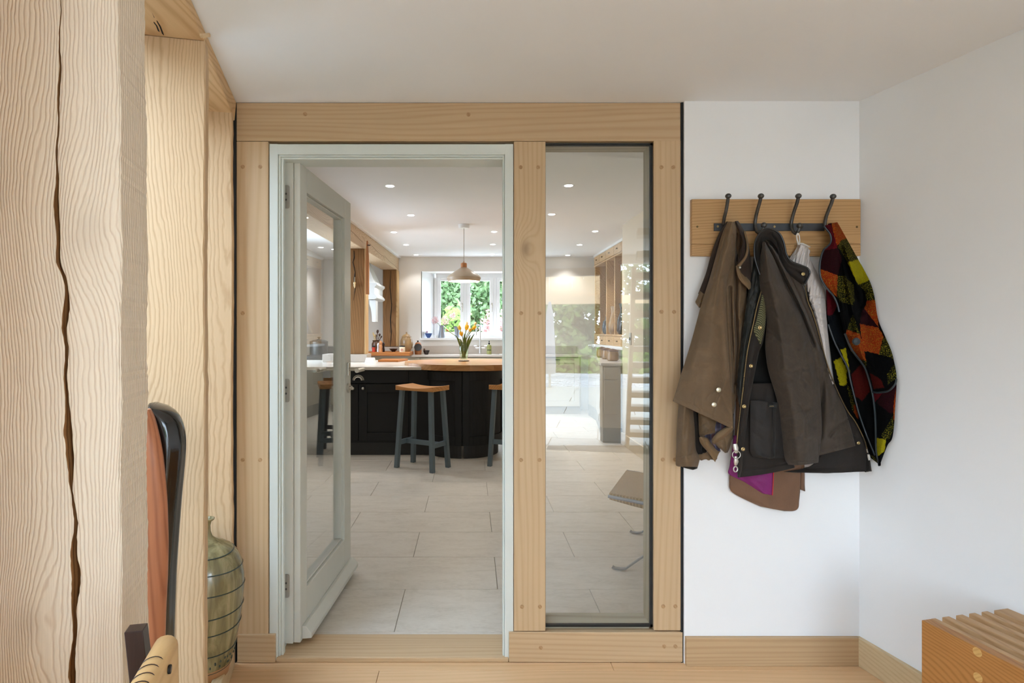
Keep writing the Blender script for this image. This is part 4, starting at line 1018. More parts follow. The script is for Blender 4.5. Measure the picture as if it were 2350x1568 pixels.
def tulip(px, py, dy, r, h, base, bud=False, lab=''):
    t = tag(empty('tulip', (vx+base[0], Yv+base[1], zv+.03)), lab, 'flower', 'tulips in the glass jar')
    r *= 1.3; top = W(px, py, Yv+dy); b0 = Vector((vx+base[0], Yv+base[1], zv+.03))
    neck_ = Vector((vx+base[0]*-.4+(top.x-vx)*.12, Yv+dy*.3, zv+.20))
    pts = [b0, b0.lerp(neck_, .55), neck_, neck_.lerp(top, .5)+Vector((0,0,.012)), top]
    MB().tube(pts, .0042, 7).build('stem', M['stem'], t, smooth=True)
    ax = (top-pts[-2]).normalized(); q = ax.to_track_quat('Z', 'Y')
    for i in range(5):
        a = 2*math.pi*i/5; g = MB(); vs = []
        for s_ in np.linspace(0, 1, 6):
            w_ = r*1.15*math.sin(math.pi*min(1, s_*.82+.12)); rad = r*(.25+.9*math.sin(math.pi*(.08+s_*.62)))*(1-.28*s_)
            for e in (-1, 0, 1):
                aa = a+e*w_/max(rad, .004)*.5
                vs.append(top+q @ Vector((rad*math.cos(aa), rad*math.sin(aa), h*s_-.004)))
        g.add(vs, [(3*k_+j, 3*k_+j+1, 3*k_+j+4, 3*k_+j+3) for k_ in range(5) for j in range(2)])
        g.build('petal', M['tulipbud'] if bud else M['tulip'], t, smooth=True)
T_ = [(1056,757,-.02,.017,.055,(-.01,0),False,'yellow tulip at the left of the bunch'),(1070,757,.0,.019,.062,(.005,.01),False,'yellow tulip at the centre of the bunch'),(1060,770,-.05,.018,.052,(0,-.015),False,'yellow tulip hanging low at the front of the bunch'),
      (1085,756,.0,.017,.055,(.015,0),False,'yellow tulip at the right of the bunch'),(1077,760,-.03,.015,.04,(.01,-.01),False,'small yellow tulip low on the right of the bunch'),
      (1071,746,.05,.011,.042,(0,.015),True,'closed pale tulip bud standing tallest in the middle'),(1089,746,.03,.011,.042,(.012,.012),True,'closed pale tulip bud at the top right'),(1029,760,0,.011,.042,(-.018,0),True,'closed pale tulip bud drooping far left of the bunch')]
for (a,b,c_,d_,e,f_,g_,h_) in T_: tulip(a,b,c_,d_,e,f_,g_,h_)
for (px,py,dx) in ((1046,770,-.01),(1089,766,.012),(1070,772,.0),(1080,768,.008),(1056,778,-.004),(1066,765,.002)):
    tip = W(px, py, Yv-.02+dx*2); b0 = Vector((vx+dx, Yv, zv+.06)); n = 8; g = MB(); vs = []
    for s_ in np.linspace(0, 1, n):
        c_ = b0.lerp(tip, s_)+Vector((0,0,.03*math.sin(math.pi*s_))); w_ = .013*math.sin(math.pi*(.12+.85*s_))
        vs += [c_+Vector((-w_,-.003,0)), c_+Vector((0,.004,0)), c_+Vector((w_,-.003,0))]
    g.add(vs, [(3*i+j,3*i+j+1,3*i+j+4,3*i+j+3) for i in range(n-1) for j in range(2)]); g.build('tulip_leaf', M['tleaf'], va, smooth=True)

# pots on the hob seen through the door glass
ho = tag(MB().box(-2.36, -1.78, 8.04, 8.98, .905, .955).build('range_hob', M['black'], bevel=.006), 'black cast iron range hob along the nook wall', 'hob')
tag(MB().box(-2.38, -1.76, 8.02, 9.0, ZF, .904).build('range_cooker', M['greycab'], bevel=.008), 'pale enamelled range cooker in the nook', 'cooker')
sp_ = tag(empty('stock_pot', (-2.1, 8.22, .956)), 'tall dark lidded stock pot on the hob', 'pot')
MB().lathe([(.12,0),(.125,.01),(.125,.20),(.13,.205),(.08,.225),(.012,.235),(.012,.25),(.026,.262),(1e-5,.27)], (-2.12,8.22,.956), 26).build('body', M['iron'], sp_, smooth=True)
kt = tag(empty('saucepan', (-2.1, 8.7, .956)), 'low dark saucepan further along the hob', 'pan')
MB().lathe([(.11,0),(.115,.01),(.115,.11),(.12,.115),(.06,.13),(1e-5,.134)], (-2.1,8.7,.956), 24).build('body', M['iron'], kt, smooth=True)
MB().tube([(-2.0,8.66,1.05),(-1.8,8.58,1.06)], .011, 8).build('handle', M['black'], kt, smooth=True)

# downlights
for i, (px, py) in enumerate(((895,427),(943,494),(904,533),(932,562),(955,585),(1134,532),(1131,561),(1130,584),(1305,426),(1266,492),(1366,531),(1330,562),(1303,586))):
    Y = (ZK-EYE)*F/(CY-py); x = (px-CX)*Y/F
    dl = tag(empty('downlight', (x, Y, ZK)), ['nearest downlight seen through the doorway','second downlight seen through the doorway','third downlight, left of the pendant canopy','fourth downlight, lower left of the pendant canopy','farthest downlight on the left, just over the window wall',
        'downlight right of the pendant canopy','downlight right of the pendant cord, further back','farthest downlight right of the pendant cord','nearest downlight seen through the side glass','second downlight at the left edge of the side glass',
        'downlight right of centre in the side glass','small downlight beyond the one above the dresser','farthest downlight low in the side glass'][i], 'downlight', 'recessed kitchen downlights')
    MB().lathe([(.036,-.001),(.046,-.0025),(.052,0)], (x,Y,ZK), 24).build('bezel', M['white'], dl, smooth=True)
    MB().lathe([(1e-5,-.0065),(.02,-.006),(.034,-.003),(.035,-.001)], (x,Y,ZK), 20).build('lens', M['lampglow'], dl)
    l = bpy.data.lights.new('downlight_lamp', 'SPOT'); l.energy = LAMP*(.5 if Y > 8.9 else 2.2 if Y > 6.4 else .5); l.color = (1.0,.985,.965); l.spot_size = math.radians(110); l.spot_blend = .6; l.shadow_soft_size = .035
    lo_ = bpy.data.objects.new('downlight_lamp', l); COL.objects.link(lo_); lo_.location = (x,Y,ZK-.06)
for i, (x, Y) in enumerate(((-1.95,4.2),(-1.95,6.0),(-2.02,8.7))):  # extra downlights added to brighten the dim cooking nook
    dl = tag(empty('downlight', (x, Y, ZK)), ['near downlight beyond the beam, behind the door glass','middle downlight beyond the beam, behind the door glass','far downlight over the nook, behind the door glass'][i], 'downlight', 'recessed kitchen downlights')
    MB().lathe([(.036,-.001),(.046,-.0025),(.052,0)], (x,Y,ZK), 24).build('bezel', M['white'], dl, smooth=True)
    MB().lathe([(1e-5,-.0065),(.02,-.006),(.034,-.003),(.035,-.001)], (x,Y,ZK), 20).build('lens', M['lampglow'], dl)
    l = bpy.data.lights.new('downlight_lamp', 'SPOT'); l.energy = LAMP; l.color = (1.0,.985,.965); l.spot_size = math.radians(110); l.spot_blend = .6; l.shadow_soft_size = .035
    lo_ = bpy.data.objects.new('downlight_lamp', l); COL.objects.link(lo_); lo_.location = (x,Y,ZK-.06)
# pendant
Yp = 6.68; kp = Yp/F; xp = (1064.5-CX)*kp
pn = tag(empty('pendant_lamp', (xp,Yp,ZK)), 'putty coloured pendant lamp with wooden cap above the round table', 'pendant lamp')
MB().lathe([(.058,ZK-.045),(.062,ZK-.04),(.062,ZK-.001)], (xp,Yp,0), 24).build('canopy', M['white'], pn, smooth=True)
MB().tube([(xp,Yp,ZK-.045),(xp,Yp,2.085)], .0035, 6).build('cord', M['greycab'], pn)
zp = lambda py: EYE-(py-CY)*kp
MB().lathe([(7*kp,zp(615)),(7*kp,zp(605)),(5.5*kp,zp(603.5)),(1.2*kp,zp(603)),(1.0*kp,zp(599.5)),(1e-5,zp(599.5))], (xp,Yp,0), 24).build('cap', M['pepper'], pn, smooth=True)
MB().lathe([(7.2*kp,zp(614)),(37*kp,zp(634)),(39.3*kp,zp(637.5)),(39*kp,zp(640)),(36*kp,zp(646)),(35.4*kp,zp(646)),(38*kp,zp(640)),(36*kp,zp(635.5)),(7*kp,zp(616))], (xp,Yp,0), 40).build('lamp_shade', M['shade'], pn, smooth=True)
MB().lathe([(1e-5,zp(643.5)),(33*kp,zp(643))], (xp,Yp,0), 30).build('diffuser', M['bulbglow'], pn)
l = bpy.data.lights.new('pendant_bulb', 'POINT'); l.energy = LAMP; l.color = (1.0,.85,.65); l.shadow_soft_size = .05
lo_ = bpy.data.objects.new('pendant_bulb', l); COL.objects.link(lo_); lo_.location = (xp,Yp,zp(649))

# bar stools
def make_stool(loc, rz, label, legmat, group):
    s_ = tag(empty('bar_stool', (0,0,0)), label, 'stool', group)
    sw, sd, h = .215, .135, .775
    g = MB(); n = 12; vs = []
    for i in range(n+1):
        x = -sw+2*sw*i/n; dip = .020*(1-(2*i/n-1)**2)
        for y in (-sd, sd): vs += [(x,y,h-dip),(x,y,h-.045)]
    fs = []
    for i in range(n):
        b = 4*i; fs += [(b,b+4,b+6,b+2),(b+1,b+3,b+7,b+5),(b,b+1,b+5,b+4),(b+2,b+6,b+7,b+3)]
    fs += [(0,2,3,1),(4*n,4*n+1,4*n+3,4*n+2)]
    g.add(vs, fs).build('seat', M['stoolseat'], s_, bevel=.003)
    tx, ty, bx_, by_2 = .165, .095, .205, .128; w = .02
    for sx_ in (-1, 1):
        for sy_ in (-1, 1):
            g = MB(); q = []
            for (cx_, cy_, z_) in ((bx_*sx_, by_2*sy_, 0), (tx*sx_, ty*sy_, h-.044)):
                q += [(cx_-w,cy_-w,z_),(cx_+w,cy_-w,z_),(cx_+w,cy_+w,z_),(cx_-w,cy_+w,z_)]
            g.hexa(q).build('leg', legmat, s_, bevel=.003)
    zr = .235; f_ = zr/(h-.044); lx = bx_+(tx-bx_)*f_; ly = by_2+(ty-by_2)*f_
    for sx_ in (-1, 1):
        MB().box(lx*sx_-.012, lx*sx_+.012, -ly+w, ly-w, zr-.022, zr+.022).build('stretcher', legmat, s_, bevel=.002)
    MB().box(-lx+.012, lx-.012, -.012, .012, zr-.022, zr+.022).build('stretcher', legmat, s_, bevel=.002)
    s_.location = loc; s_.rotation_euler = (0,0,rz); return s_
s1 = make_stool((-.454,5.54,ZF), math.radians(-31.5), 'oak-topped slate blue stool standing clear in the doorway', M['stoolleg'], 'bar stools round the table')
s2 = copy_tree(s1); s2['label'] = 'oak-topped slate blue stool cut off by the right door jamb'; s2.location = (.385,5.72,ZF); s2.rotation_euler = (0,0,math.radians(65))
s3 = make_stool((.58,6.48,ZF), math.radians(85), 'dark stool behind the one at the right door jamb', M['darkstool'], 'bar stools round the table')

# dresser run on the right
XD = 1.98
ds = tag(empty('oak_dresser', (XD, 8.2, 1.08)), 'pippy oak dresser with small drawers and jugs in open bays', 'dresser')
y0d, y1d = 6.86, 9.42
MB().box(2.205, 2.245, y0d, y1d, 1.26, 2.33).build('back_panel', M['dresser_in'], ds)
MB().box(XD-.012, 2.245, y0d, y1d, 2.48, ZK-.001).build('cornice', M['white'], ds)
for yy in (9.36, 8.58, 8.09, 7.68, 7.25, 6.86):
    MB().box(XD, 2.20, yy-.018, yy+.018, 1.26, 2.33).build('upright', M['dresser'], ds, bevel=.002)
MB().box(XD-.005, 2.20, y0d, y1d, 1.235, 1.26).build('shelf', M['dresser'], ds, bevel=.002)
MB().box(XD-.005, 2.20, y0d, y1d, 2.33, 2.35).build('shelf', M['dresser'], ds, bevel=.002)
for z0, z1 in ((1.10,1.234),(2.351,2.479)):
    for a, b in ((9.37,9.0),(8.995,8.59),(8.585,8.10),(8.095,7.69),(7.685,7.26),(7.255,6.87)):
        dw = MB().box(XD-.012, 2.19, b+.003, a-.003, z0+.003, z1-.003).build('drawer', M['dresser'], ds, bevel=.002)
        MB().box(XD-.030, XD-.0125, (a+b)/2-.018, (a+b)/2+.018, (z0+z1)/2-.008, (z0+z1)/2+.008).build('knob', M['screw'], dw, bevel=.003)
MB().box(XD-.05, 2.20, y0d, y1d, 1.06, 1.10).build('ledge', M['white'], ds, bevel=.006)
bs = tag(empty('base_cabinet', (1.6, 7, ZF)), 'taupe base cabinet with angled end below the dresser', 'cabinet')
foot = [(1.515,6.76),(1.735,6.73),(2.24,6.73),(2.24,9.0),(1.80,9.0),(1.80,8.45),(1.56,7.02),(1.515,6.90)]
def foot_prism(name, off, z0, z1, mat, par):
    cx_, cy_ = 1.85, 7.9; q = [(x+(off if x < 1.7 else 0)*-1, y-(off if y < 6.8 else 0), z0) for x, y in foot]
    return MB().prism(q, (0,0,z1-z0)).build(name, mat, par, bevel=.004)
foot_prism('carcass', 0, ZF+.17, .905, M['greycab'], bs)
foot_prism('plinth', -.006, ZF, ZF+.17, plain('dark_taupe_plinth', C(142,136,124), .5), bs)
MB().box(1.53, 1.70, 6.735, 6.758, .35, .74).build('end_panel', M['greycab'], bs, bevel=.003)
MB().box(1.53, 1.70, 6.735, 6.758, .75, .89).build('drawer_front', M['greycab'], bs, bevel=.003)
tag(foot_prism('worktop', .02, .906, .938, M['quartzg'], None), 'grey quartz worktop of the cabinet below the dresser', 'worktop')
def jar_at(px, py, r, h, lab):
    k_ = r; Y = (EYE-.939)*F/(py-CY); c_ = ((px-CX)*Y/F, Y, .939)
    j = tag(empty('storage_jar', c_), lab, 'jar', 'ribbed stoneware jars on the dresser worktop')
    MB().lathe([(.75*r,0),(r,.02),(1.02*r,h*.5),(.92*r,h*.78)], c_, 22).build('body', M['stone2'], j, smooth=True)
    MB().lathe([(.95*r,h*.785),(1.0*r,h*.8),(1.0*r,h*.86),(.5*r,h*.95),(1e-5,h)], c_, 22).build('lid', M['crock'], j, smooth=True)
jar_at(1406, 828.5, .072, .15, 'nearest squat stoneware jar on the dresser worktop')
jar_at(1393, 824.5, .072, .15, 'middle squat stoneware jar on the dresser worktop')
jar_at(1381, 820.5, .072, .15, 'farthest squat stoneware jar on the dresser worktop')
bj = tag(empty('black_jug', (1.9, 8.4, 1.26)), 'dark blue-black glazed flagon in the dresser', 'jug')
def in_dresser(px, Y): return ((px-CX)*Y/F, Y)
x_, y_ = in_dresser(1396, 8.22)
MB().lathe([(.07,0),(.095,.03),(.105,.10),(.09,.19),(.045,.24),(.03,.27),(.036,.285)], (2.085,8.86,1.2605), 24).build('body', plain('blue_black_glaze', C(58,62,68), .2, var=.2), bj, smooth=True)
MB().tube([(2.06,8.84,1.525),(2.02,8.77,1.52),(2.01,8.75,1.46),(2.03,8.77,1.41)], .011, 8).build('handle', M['iron'], bj, smooth=True)
sj = tag(empty('stoneware_jug', (1.9, 7.9, 1.26)), 'tall two-tone stoneware jug with a loop handle in the dresser', 'jug')
MB().lathe([(.085,0),(.105,.04),(.11,.14),(.085,.24),(.068,.30),(.08,.40),(.076,.40)], (2.085,8.42,1.2605), 24).build('body', M['stone2'], sj, smooth=True)
MB().tube([(2.085,8.49,1.64),(2.06,8.57,1.62),(2.06,8.59,1.52),(2.08,8.52,1.42)], .012, 8).build('handle', M['stone2'], sj, smooth=True)
o = MB().lathe([(.08,0),(.11,.05),(.10,.2),(.06,.32),(.08,.42),(.076,.42)], (2.09,7.97,1.2605), 22).build('tall_vase', M['dkbowl'], smooth=True); tag(o, 'dark brown vase half hidden at the wall end of the dresser', 'vase')
for i, (a, b) in enumerate((((2.06,9.22,1.272),(2.18,9.02,1.80)), ((2.10,9.28,1.272),(2.185,9.12,1.70)))):
    tag(MB().tube([a, b], .010, 8).build('rolling_pin', M['utensil_light'], smooth=True), ['longer pale rod leaning in the dresser bay', 'shorter pale rod leaning in the dresser bay'][i], 'rod')
sw = tag(empty('light_switch', (XR,6.37,1.2)), 'small metal light switch on the cream wall', 'switch')
MB().box(XR-.007, XR-.0005, 6.335, 6.415, 1.155, 1.285).build('plate', M['steel'], sw, bevel=.002)
MB().box(XR-.014, XR-.007, 6.365, 6.385, 1.205, 1.235).build('rocker', M['iron'], sw, bevel=.002)

# woven low chair beyond the side glass
ch = tag(empty('cane_chair', (1.2, 3.4, ZF)), 'low woven cane chair on a flat steel frame', 'chair')
e1 = Vector((.403,.915,0)); e2 = Vector((.915,-.403,0)); S = Vector((.751,3.20,.413))
def CH(a, b, z=0): return S + e1*a + e2*b + Vector((0,0,z))
g = MB(); n = 10; vs = []
for i in range(n+1):
    b = .0+.60*i/n
    for a in (.01, .59):
        z_ = -.055*i/n+.006*math.sin(math.pi*i/n); vs += [CH(a,b,z_+.006), CH(a,b,z_-.03-.02*math.sin(math.pi*min(1,i/n*1.2)))]
fs = []
for i in range(n):
    b = 4*i; fs += [(b,b+4,b+6,b+2),(b+1,b+3,b+7,b+5),(b,b+1,b+5,b+4),(b+2,b+6,b+7,b+3)]
fs += [(0,2,3,1),(4*n,4*n+1,4*n+3,4*n+2)]
g.add(vs, fs).build('seat', M['cane'], ch, bevel=.004)
for a in (-.014, .614):
    MB().tube([CH(a,.0,-.006), CH(a,.3,-.033), CH(a,.60,-.062)], [.009,.009,.009], 8).build('seat_rail', M['satin'], ch, smooth=True)
g = MB(); vs = []
for i in range(n+1):
    b = .56+.22*i/n; z_ = -.055+.40*i/n
    for a in (.01, .59): vs += [CH(a,b,z_), CH(a,b+.03,z_-.006)]
g.add(vs, fs).build('backrest', M['cane'], ch, bevel=.004)
def legbar(a, label):
    f0 = CH(a,.025,0); f0.z = ZF
    path = [f0+e2*-.002+Vector((0,0,.012)), f0+e2*.010+Vector((0,0,.006)), f0+e2*.04+Vector((0,0,.006)), f0+e2*.07+Vector((0,0,.014)), f0+e2*.40+Vector((0,0,.300))]
    g = MB(); 
    for i in range(len(path)-1):
        p, q = path[i], path[i+1]; d_ = (q-p).normalized(); nn_ = d_.cross(e1).normalized()*.004; w_ = e1*.013
        g.hexa([p-w_-nn_, p+w_-nn_, p+w_+nn_, p-w_+nn_, q-w_-nn_, q+w_-nn_, q+w_+nn_, q-w_+nn_])
    g.build('leg', M['satin'], ch)
legbar(-.02, ''); legbar(.60, '')
for a in (.0, .58):
    f0 = CH(a,.66,0); f0.z = ZF; p = f0; q = f0-e2*.28+Vector((0,0,.300)); g = MB(); w_ = e1*.013; nn_ = Vector((0,0,.004))
    g.hexa([p-w_-nn_+Vector((0,0,.004)), p+w_-nn_+Vector((0,0,.004)), p+w_+nn_+Vector((0,0,.004)), p-w_+nn_+Vector((0,0,.004)), q-w_-nn_, q+w_-nn_, q+w_+nn_, q-w_+nn_]); g.build('leg', M['satin'], ch)
g = MB(); p, q = CH(-.02,.40,0), CH(.60,.40,0); p.z = q.z = .318; g.tube([p, q], .012, 8); g.build('crossbar', M['satin'], ch, smooth=True)

# ================================================================== HALL OBJECTS
# stoneware bottle vase on the sill
vp = tag(empty('stoneware_vase', (-.945,2.10,.076)), 'tall olive ash-glazed stoneware bottle vase on the left sill', 'vase')
Yv2 = 2.10; kv2 = Yv2/F; cxv = 474; zb2 = .0762
def vz(py): return EYE-(py-CY)*kv2
prof = [(.070,zb2),(.084,zb2+.045),(.098,zb2+.10),(.112,zb2+.17),(.122,zb2+.24),(.127,zb2+.30),(.1265,zb2+.345),(.119,zb2+.39),(.104,zb2+.425),(.082,zb2+.450),(.055,zb2+.467),(.034,zb2+.476),
        (.020,zb2+.487),(.014,zb2+.505),(.013,zb2+.525),(.017,zb2+.540),(.026,zb2+.546),(.027,zb2+.551),(.021,zb2+.551),(.012,zb2+.535),(.010,zb2+.50)]
sc_h = (vz(1190)-zb2)/.551
prof = [(r, zb2+(z-zb2)*sc_h) for r, z in prof]
vc = ((cxv-CX)*kv2, Yv2, 0)
foot_i = 1
MB().lathe(prof[1:], vc, 48).build('body', M['pot'], vp, smooth=True, angle=60)
MB().lathe([prof[0], (prof[0][0]+.004, zb2+.004), (prof[1][0]+.0004, prof[1][1]+.002)], vc, 40).build('foot', M['potclay'], vp, smooth=True)
def prof_r(z):
    for (r0,z0),(r1,z1) in zip(prof[:12], prof[1:13]):
        if z0 <= z <= z1: return r0+(r1-r0)*(z-z0)/(z1-z0)
    return .05
for py in (1258, 1291, 1335, 1383, 1420, 1470, 1515):
    tilt = .004; pts = []
    zz = vz(py)-.012
    for j in range(41):
        a = 2*math.pi*j/40; z_ = zz+tilt*math.sin(a*1+py)+.0015*math.sin(3*a); r_ = prof_r(z_)+.0006
        pts.append((vc[0]+r_*math.cos(a), vc[1]+r_*math.sin(a), z_))
    MB().tube(pts, .0022 if py < 1500 else .0012, 6, caps=False).build('glaze_line', M['potline'], vp, smooth=True)
rr = random.Random(5)
for i in range(26):
    a = rr.uniform(-2.2, .3); z_ = zb2+.055+rr.uniform(0, .03)
    r_ = prof_r(z_); MB().ball((vc[0]+r_*math.cos(a), vc[1]+r_*math.sin(a), z_), .0035, 6, 1, 1, 1.6).build('iron_spot', M['potline'], vp, smooth=True)

# carved cherry and black lacquer form behind the near post
scu = tag(empty('carved_sculpture', (-.80,1.55,0)), 'tall carved cherry form with a glossy black shell between the first posts', 'sculpture')
Ys = 1.56
def loft(name, rows, Y, dy, mat, seg=22, flute=0.0):
    """rows: (py, left px, right px); elliptical sections, depth dy"""
    ysr = np.linspace(rows[0][0], rows[-1][0], 90); L_ = np.interp(ysr, [r[0] for r in rows], [r[1] for r in rows]); R_ = np.interp(ysr, [r[0] for r in rows], [r[2] for r in rows])
    # soften
    for _ in range(3):
        L_[1:-1] = (L_[:-2]+2*L_[1:-1]+L_[2:])/4; R_[1:-1] = (R_[:-2]+2*R_[1:-1]+R_[2:])/4
    vs = []; fs = []
    for y, l, r in zip(ysr, L_, R_):
        c = P((l+r)/2, y, Y); w_ = (r-l)/2*Y/F; d_ = dy*min(1, w_/.03+.2)
        for j in range(seg):
            a = 2*math.pi*j/seg; f_ = 1+flute*math.sin(a*9+y*.004)*math.sin(min(1, (y-rows[0][0])/200)*math.pi/2)
            vs.append(c+Vector((w_*math.cos(a)*f_, d_*math.sin(a)*f_, 0)))
    n = len(ysr); fs = [(i*seg+j, i*seg+(j+1) % seg, (i+1)*seg+(j+1) % seg, (i+1)*seg+j) for i in range(n-1) for j in range(seg)]
    fs += [list(range(seg)), [(n-1)*seg+j for j in range(seg)]]
    return MB().add(vs, fs).build(name, mat, scu, smooth=True)
bot = CY+(EYE-.076)*F/Ys
loft('black_shell', [(924,348,356),(926,343,372),(932,340,388),(942,338,400),(960,336,412),(985,336,420),(1010,338,423),(1050,342,421),(1090,346,417),(1150,350,411),(1230,352,405),(1320,352,399),(1450,352,395),(bot,352,394)], Ys+.05, .05, M['blackshell'], 40, .035)
loft('cherry_shell', [(940,318,343),(955,300,351),(985,290,361),(1020,280,369),(1060,276,375),(1100,274,379),(1150,272,383),(1250,272,386),(1320,274,384),(1400,276,380),(1460,278,378),(bot,280,376)], Ys-.03, .032, M['cherry'])

# chair at the near left
chn = tag(empty('wooden_chair', H(-.28,.7,0)), 'dark-framed chair with a smooth pale beech arm at the lower left corner', 'chair')
def dpost(px0, py0, Y0):
    t0 = P(302, 1450, .885); w = .0128; z1 = t0.z; dx = .014
    g = MB(); q = []
    for (z_, ox, s_) in ((0, .11, 1.25), (z1, 0, 1.0)):
        c = Vector((t0.x+ox, t0.y+.012-ox*.25, z_))
        for a, b in ((-1,-1),(1,-1),(1,1),(-1,1)): q.append(c+Vector((CT*a*w*s_-ST*b*w*s_, ST*a*w*s_+CT*b*w*s_, 0)))
    return g.hexa(q)
dpost(0,0,0).build('post', M['darkpost'], chn, bevel=.0012)
# arm board: rounded top edge, rounded far end, running along the hall axis towards the camera
ua = -.2535; va = .995; zt_a = .838
g = MB(TH3); n = 9; prof2 = []
hw = .0165
for i in range(n):
    a = math.pi*i/(n-1); prof2.append((hw*math.cos(a), -hw+hw*math.sin(a)))
prof2 = [(hw+.004, -.30)] + prof2 + [(-hw-.004, -.30)]
sect = []
vs_ = [(va-.0005, .40), (va-.003, .75), (va-.009, .93), (va-.02, 1.0), (va-.06, 1.0), (va-.3, 1.0), (va-.62, 1.0)]
drops = [.030, .014, .005, .0, 0, -.004, -.008]
m = len(prof2); vs = []
for (v_, sc_), dz in zip(vs_, drops):
    for (a, b) in prof2: vs.append((ua+a*sc_, v_ if b > -.29 else v_+.004, zt_a-dz+(b if b > -.29 else b)))
fs = [(i*m+j, i*m+(j+1) % m, (i+1)*m+(j+1) % m, (i+1)*m+j) for i in range(len(vs_)-1) for j in range(m)] + [list(range(m)), [(len(vs_)-1)*m+j for j in range(m)]]
g.add(vs, fs).build('arm', M['beech'], chn, smooth=True, angle=50)
for k_ in range(4):
    v_ = va-.085-.020*k_; pts = []
    for i in range(9):
        a = math.radians(38+105*i/8); pts.append(H(ua+(hw+.0001)*math.cos(a), v_+.003*math.sin(a*2), zt_a-hw+.002+(hw+.0001)*math.sin(a)))
    MB().tube(pts, [.0002]+[.0007]*7+[.0002], 5).build('slit', M['darkpost'], chn)
q = H(ua+hw+.0008, .925, .812)
MB().disc(q, .0062, (CT,ST,0), .003, 14).build('eyelet', M['black'], chn); MB().disc(q, .0038, (CT,ST,0), .0034, 12).build('eyelet_core', M['darkpost'], chn)
HB().box(ua-.02, ua+.40, .40, .96, .42, .46).build('seat', M['darkpost'], chn, bevel=.004)
for (a, b) in ((ua-.012, .94),(ua-.012, .40),(ua+.38,.40)):
    HB().box(a-.014, a+.014, b-.014, b+.014, 0, .42 if b > .9 or a > 0 else .56).build('leg', M['darkpost'], chn)

# slatted bench at the lower right
bn = tag(empty('slatted_bench', H(1.82,.8,0)), 'honey oak bench with a slatted top against the right wall', 'bench')
hb_, v1b, v0b, u0b = .47, 1.362, .12, 1.6415
HB().box(u0b, u0b+.032, v0b, v1b, .005, hb_-.0005).build('side_panel', M['bench'], bn, bevel=.0015)
def ubp(px, py):    # point of the bench top plane
    t = (EYE-hb_)*F/(py-CY); x = (px-CX)*t/F; return (x*CT+t*ST, -x*ST+t*CT)
sl = [((2115,1422.4),(2146.7,1418.7)),((2163.8,1417.5),(2181,1416)),((2196.3,1413.6),(2212,1411.7)),((2228,1410.3),(2243.5,1409)),((2259,1407.4),(2274,1406)),((2290,1404.3),(2322.5,1400.4))]
for i, (a, b) in enumerate(sl):
    ua_, va_ = ubp(*a); ub_, vb_ = ubp(*b)
    if i == 0: ua_, = (u0b+.0325,); 
    ub_ = min(ub_, UR-.003)
    HB().box(ua_, ub_, v0b, v1b, hb_-(.05 if i in (0,5) else .034), hb_).build('slat', M['slat'], bn, bevel=.0015)
HB().box(u0b+.0325, UR-.022, v1b-.16, v1b-.13, hb_-.085, hb_-.0505).build('cross_rail', M['bench'], bn)
HB().box(u0b+.0325, UR-.022, v0b+.1, v0b+.13, hb_-.085, hb_-.0505).build('cross_rail', M['bench'], bn)
HB().box(u0b+.0325, UR-.022, v1b-.5, v1b-.47, .02, hb_-.0865).build('divider', M['bench'], bn)
for (px, py) in ((2243,1497),(2244.5,1555)):
    a_ = (px-CX)/F; t = u0b/(a_*CT+ST); v_ = t*(-a_*ST+CT); z_ = EYE-(py-CY)/F*t
    HB().disc((u0b+.0025, v_, z_), .0115, (-1,0,0), .0032, 20).build('plug', M['bench_plug'], bn)

# ------------------------------------------------------------------ coat rack
rk = tag(empty('coat_rack', (1.2,YW,1.52)), 'oak board coat rack with a dark iron bar of four double hooks', 'coat rack')
TB = .022; YBd = YW-TB
def R2(px, py, d): return P(px, py, YW-d)
def rect(px0, px1, py0, py1, d0, d1, name, mat, par=rk, bevel=.002):
    Y = YW-d1; k_ = Y/F
    return MB().box((px0-CX)*k_, (px1-CX)*k_, Y, YW-d0, EYE-(py1-CY)*k_, EYE-(py0-CY)*k_).build(name, mat, par, bevel=bevel)
rect(1588, 1975.5, 457, 560.3, .0005, TB, 'board', M['rack']); rect(1588, 1975.5, 560.6, 587.5, .0005, TB, 'board', M['rack'])
brb = rect(1639, 1893, 512.5, 530, TB+.0005, TB+.006, 'bar', M['ironbar'], bevel=.0015)
for (x, y, d) in ((1600,520.5,TB),(1966,521,TB),(1647,520,TB+.006),(1777,520.5,TB+.006)):
    g = MB(); g.disc(R2(x,y,d-.001), .0042, (0,-1,0), .0016, 14); so = g.build('screw', M['brass'] if d > TB else M['screw'], rk)
    g = MB(); q = R2(x,y,d+.0006); g.box(q.x-.003,q.x+.003,q.y-.0004,q.y+.0002,q.z-.0004,q.z+.0004); g.build('slot', M['black'], so)
def hook(top, mid, low):
    h_ = empty('hook', R2(*mid[0]), parent=rk)
    pts = [R2(*p) for p in top]; 
    MB().tube(pts, .0062, 12).build('stem', M['iron'], h_, smooth=True)
    MB().ball(R2(top[0][0]+.3, top[0][1]-4, top[0][2]+.002), .0108, 14, 1.05, 1.05, .92).build('ball', M['iron'], h_, smooth=True)
    if low:
        MB().tube([R2(*p) for p in low], .0058, 12).build('lower_arm', M['iron'], h_, smooth=True)
        MB().ball(R2(low[-1][0], low[-1][1]-2, low[-1][2]), .0108, 14).build('lower_ball', M['iron'], h_, smooth=True)
hook([(1671,454,.085),(1669,468,.074),(1666,485,.058),(1662,500,.042),(1660,515,.034)], [(1660,515,.03)], None)
hook([(1746,454,.085),(1743,466,.076),(1739,480,.062),(1735,496,.046),(1733,510,.036),(1733.5,522,.040),(1737,532,.056),(1743,536,.070)], [(1733,515,.03)], [(1743,536,.070),(1749,532,.080),(1752,526,.084),(1753,519,.086)])
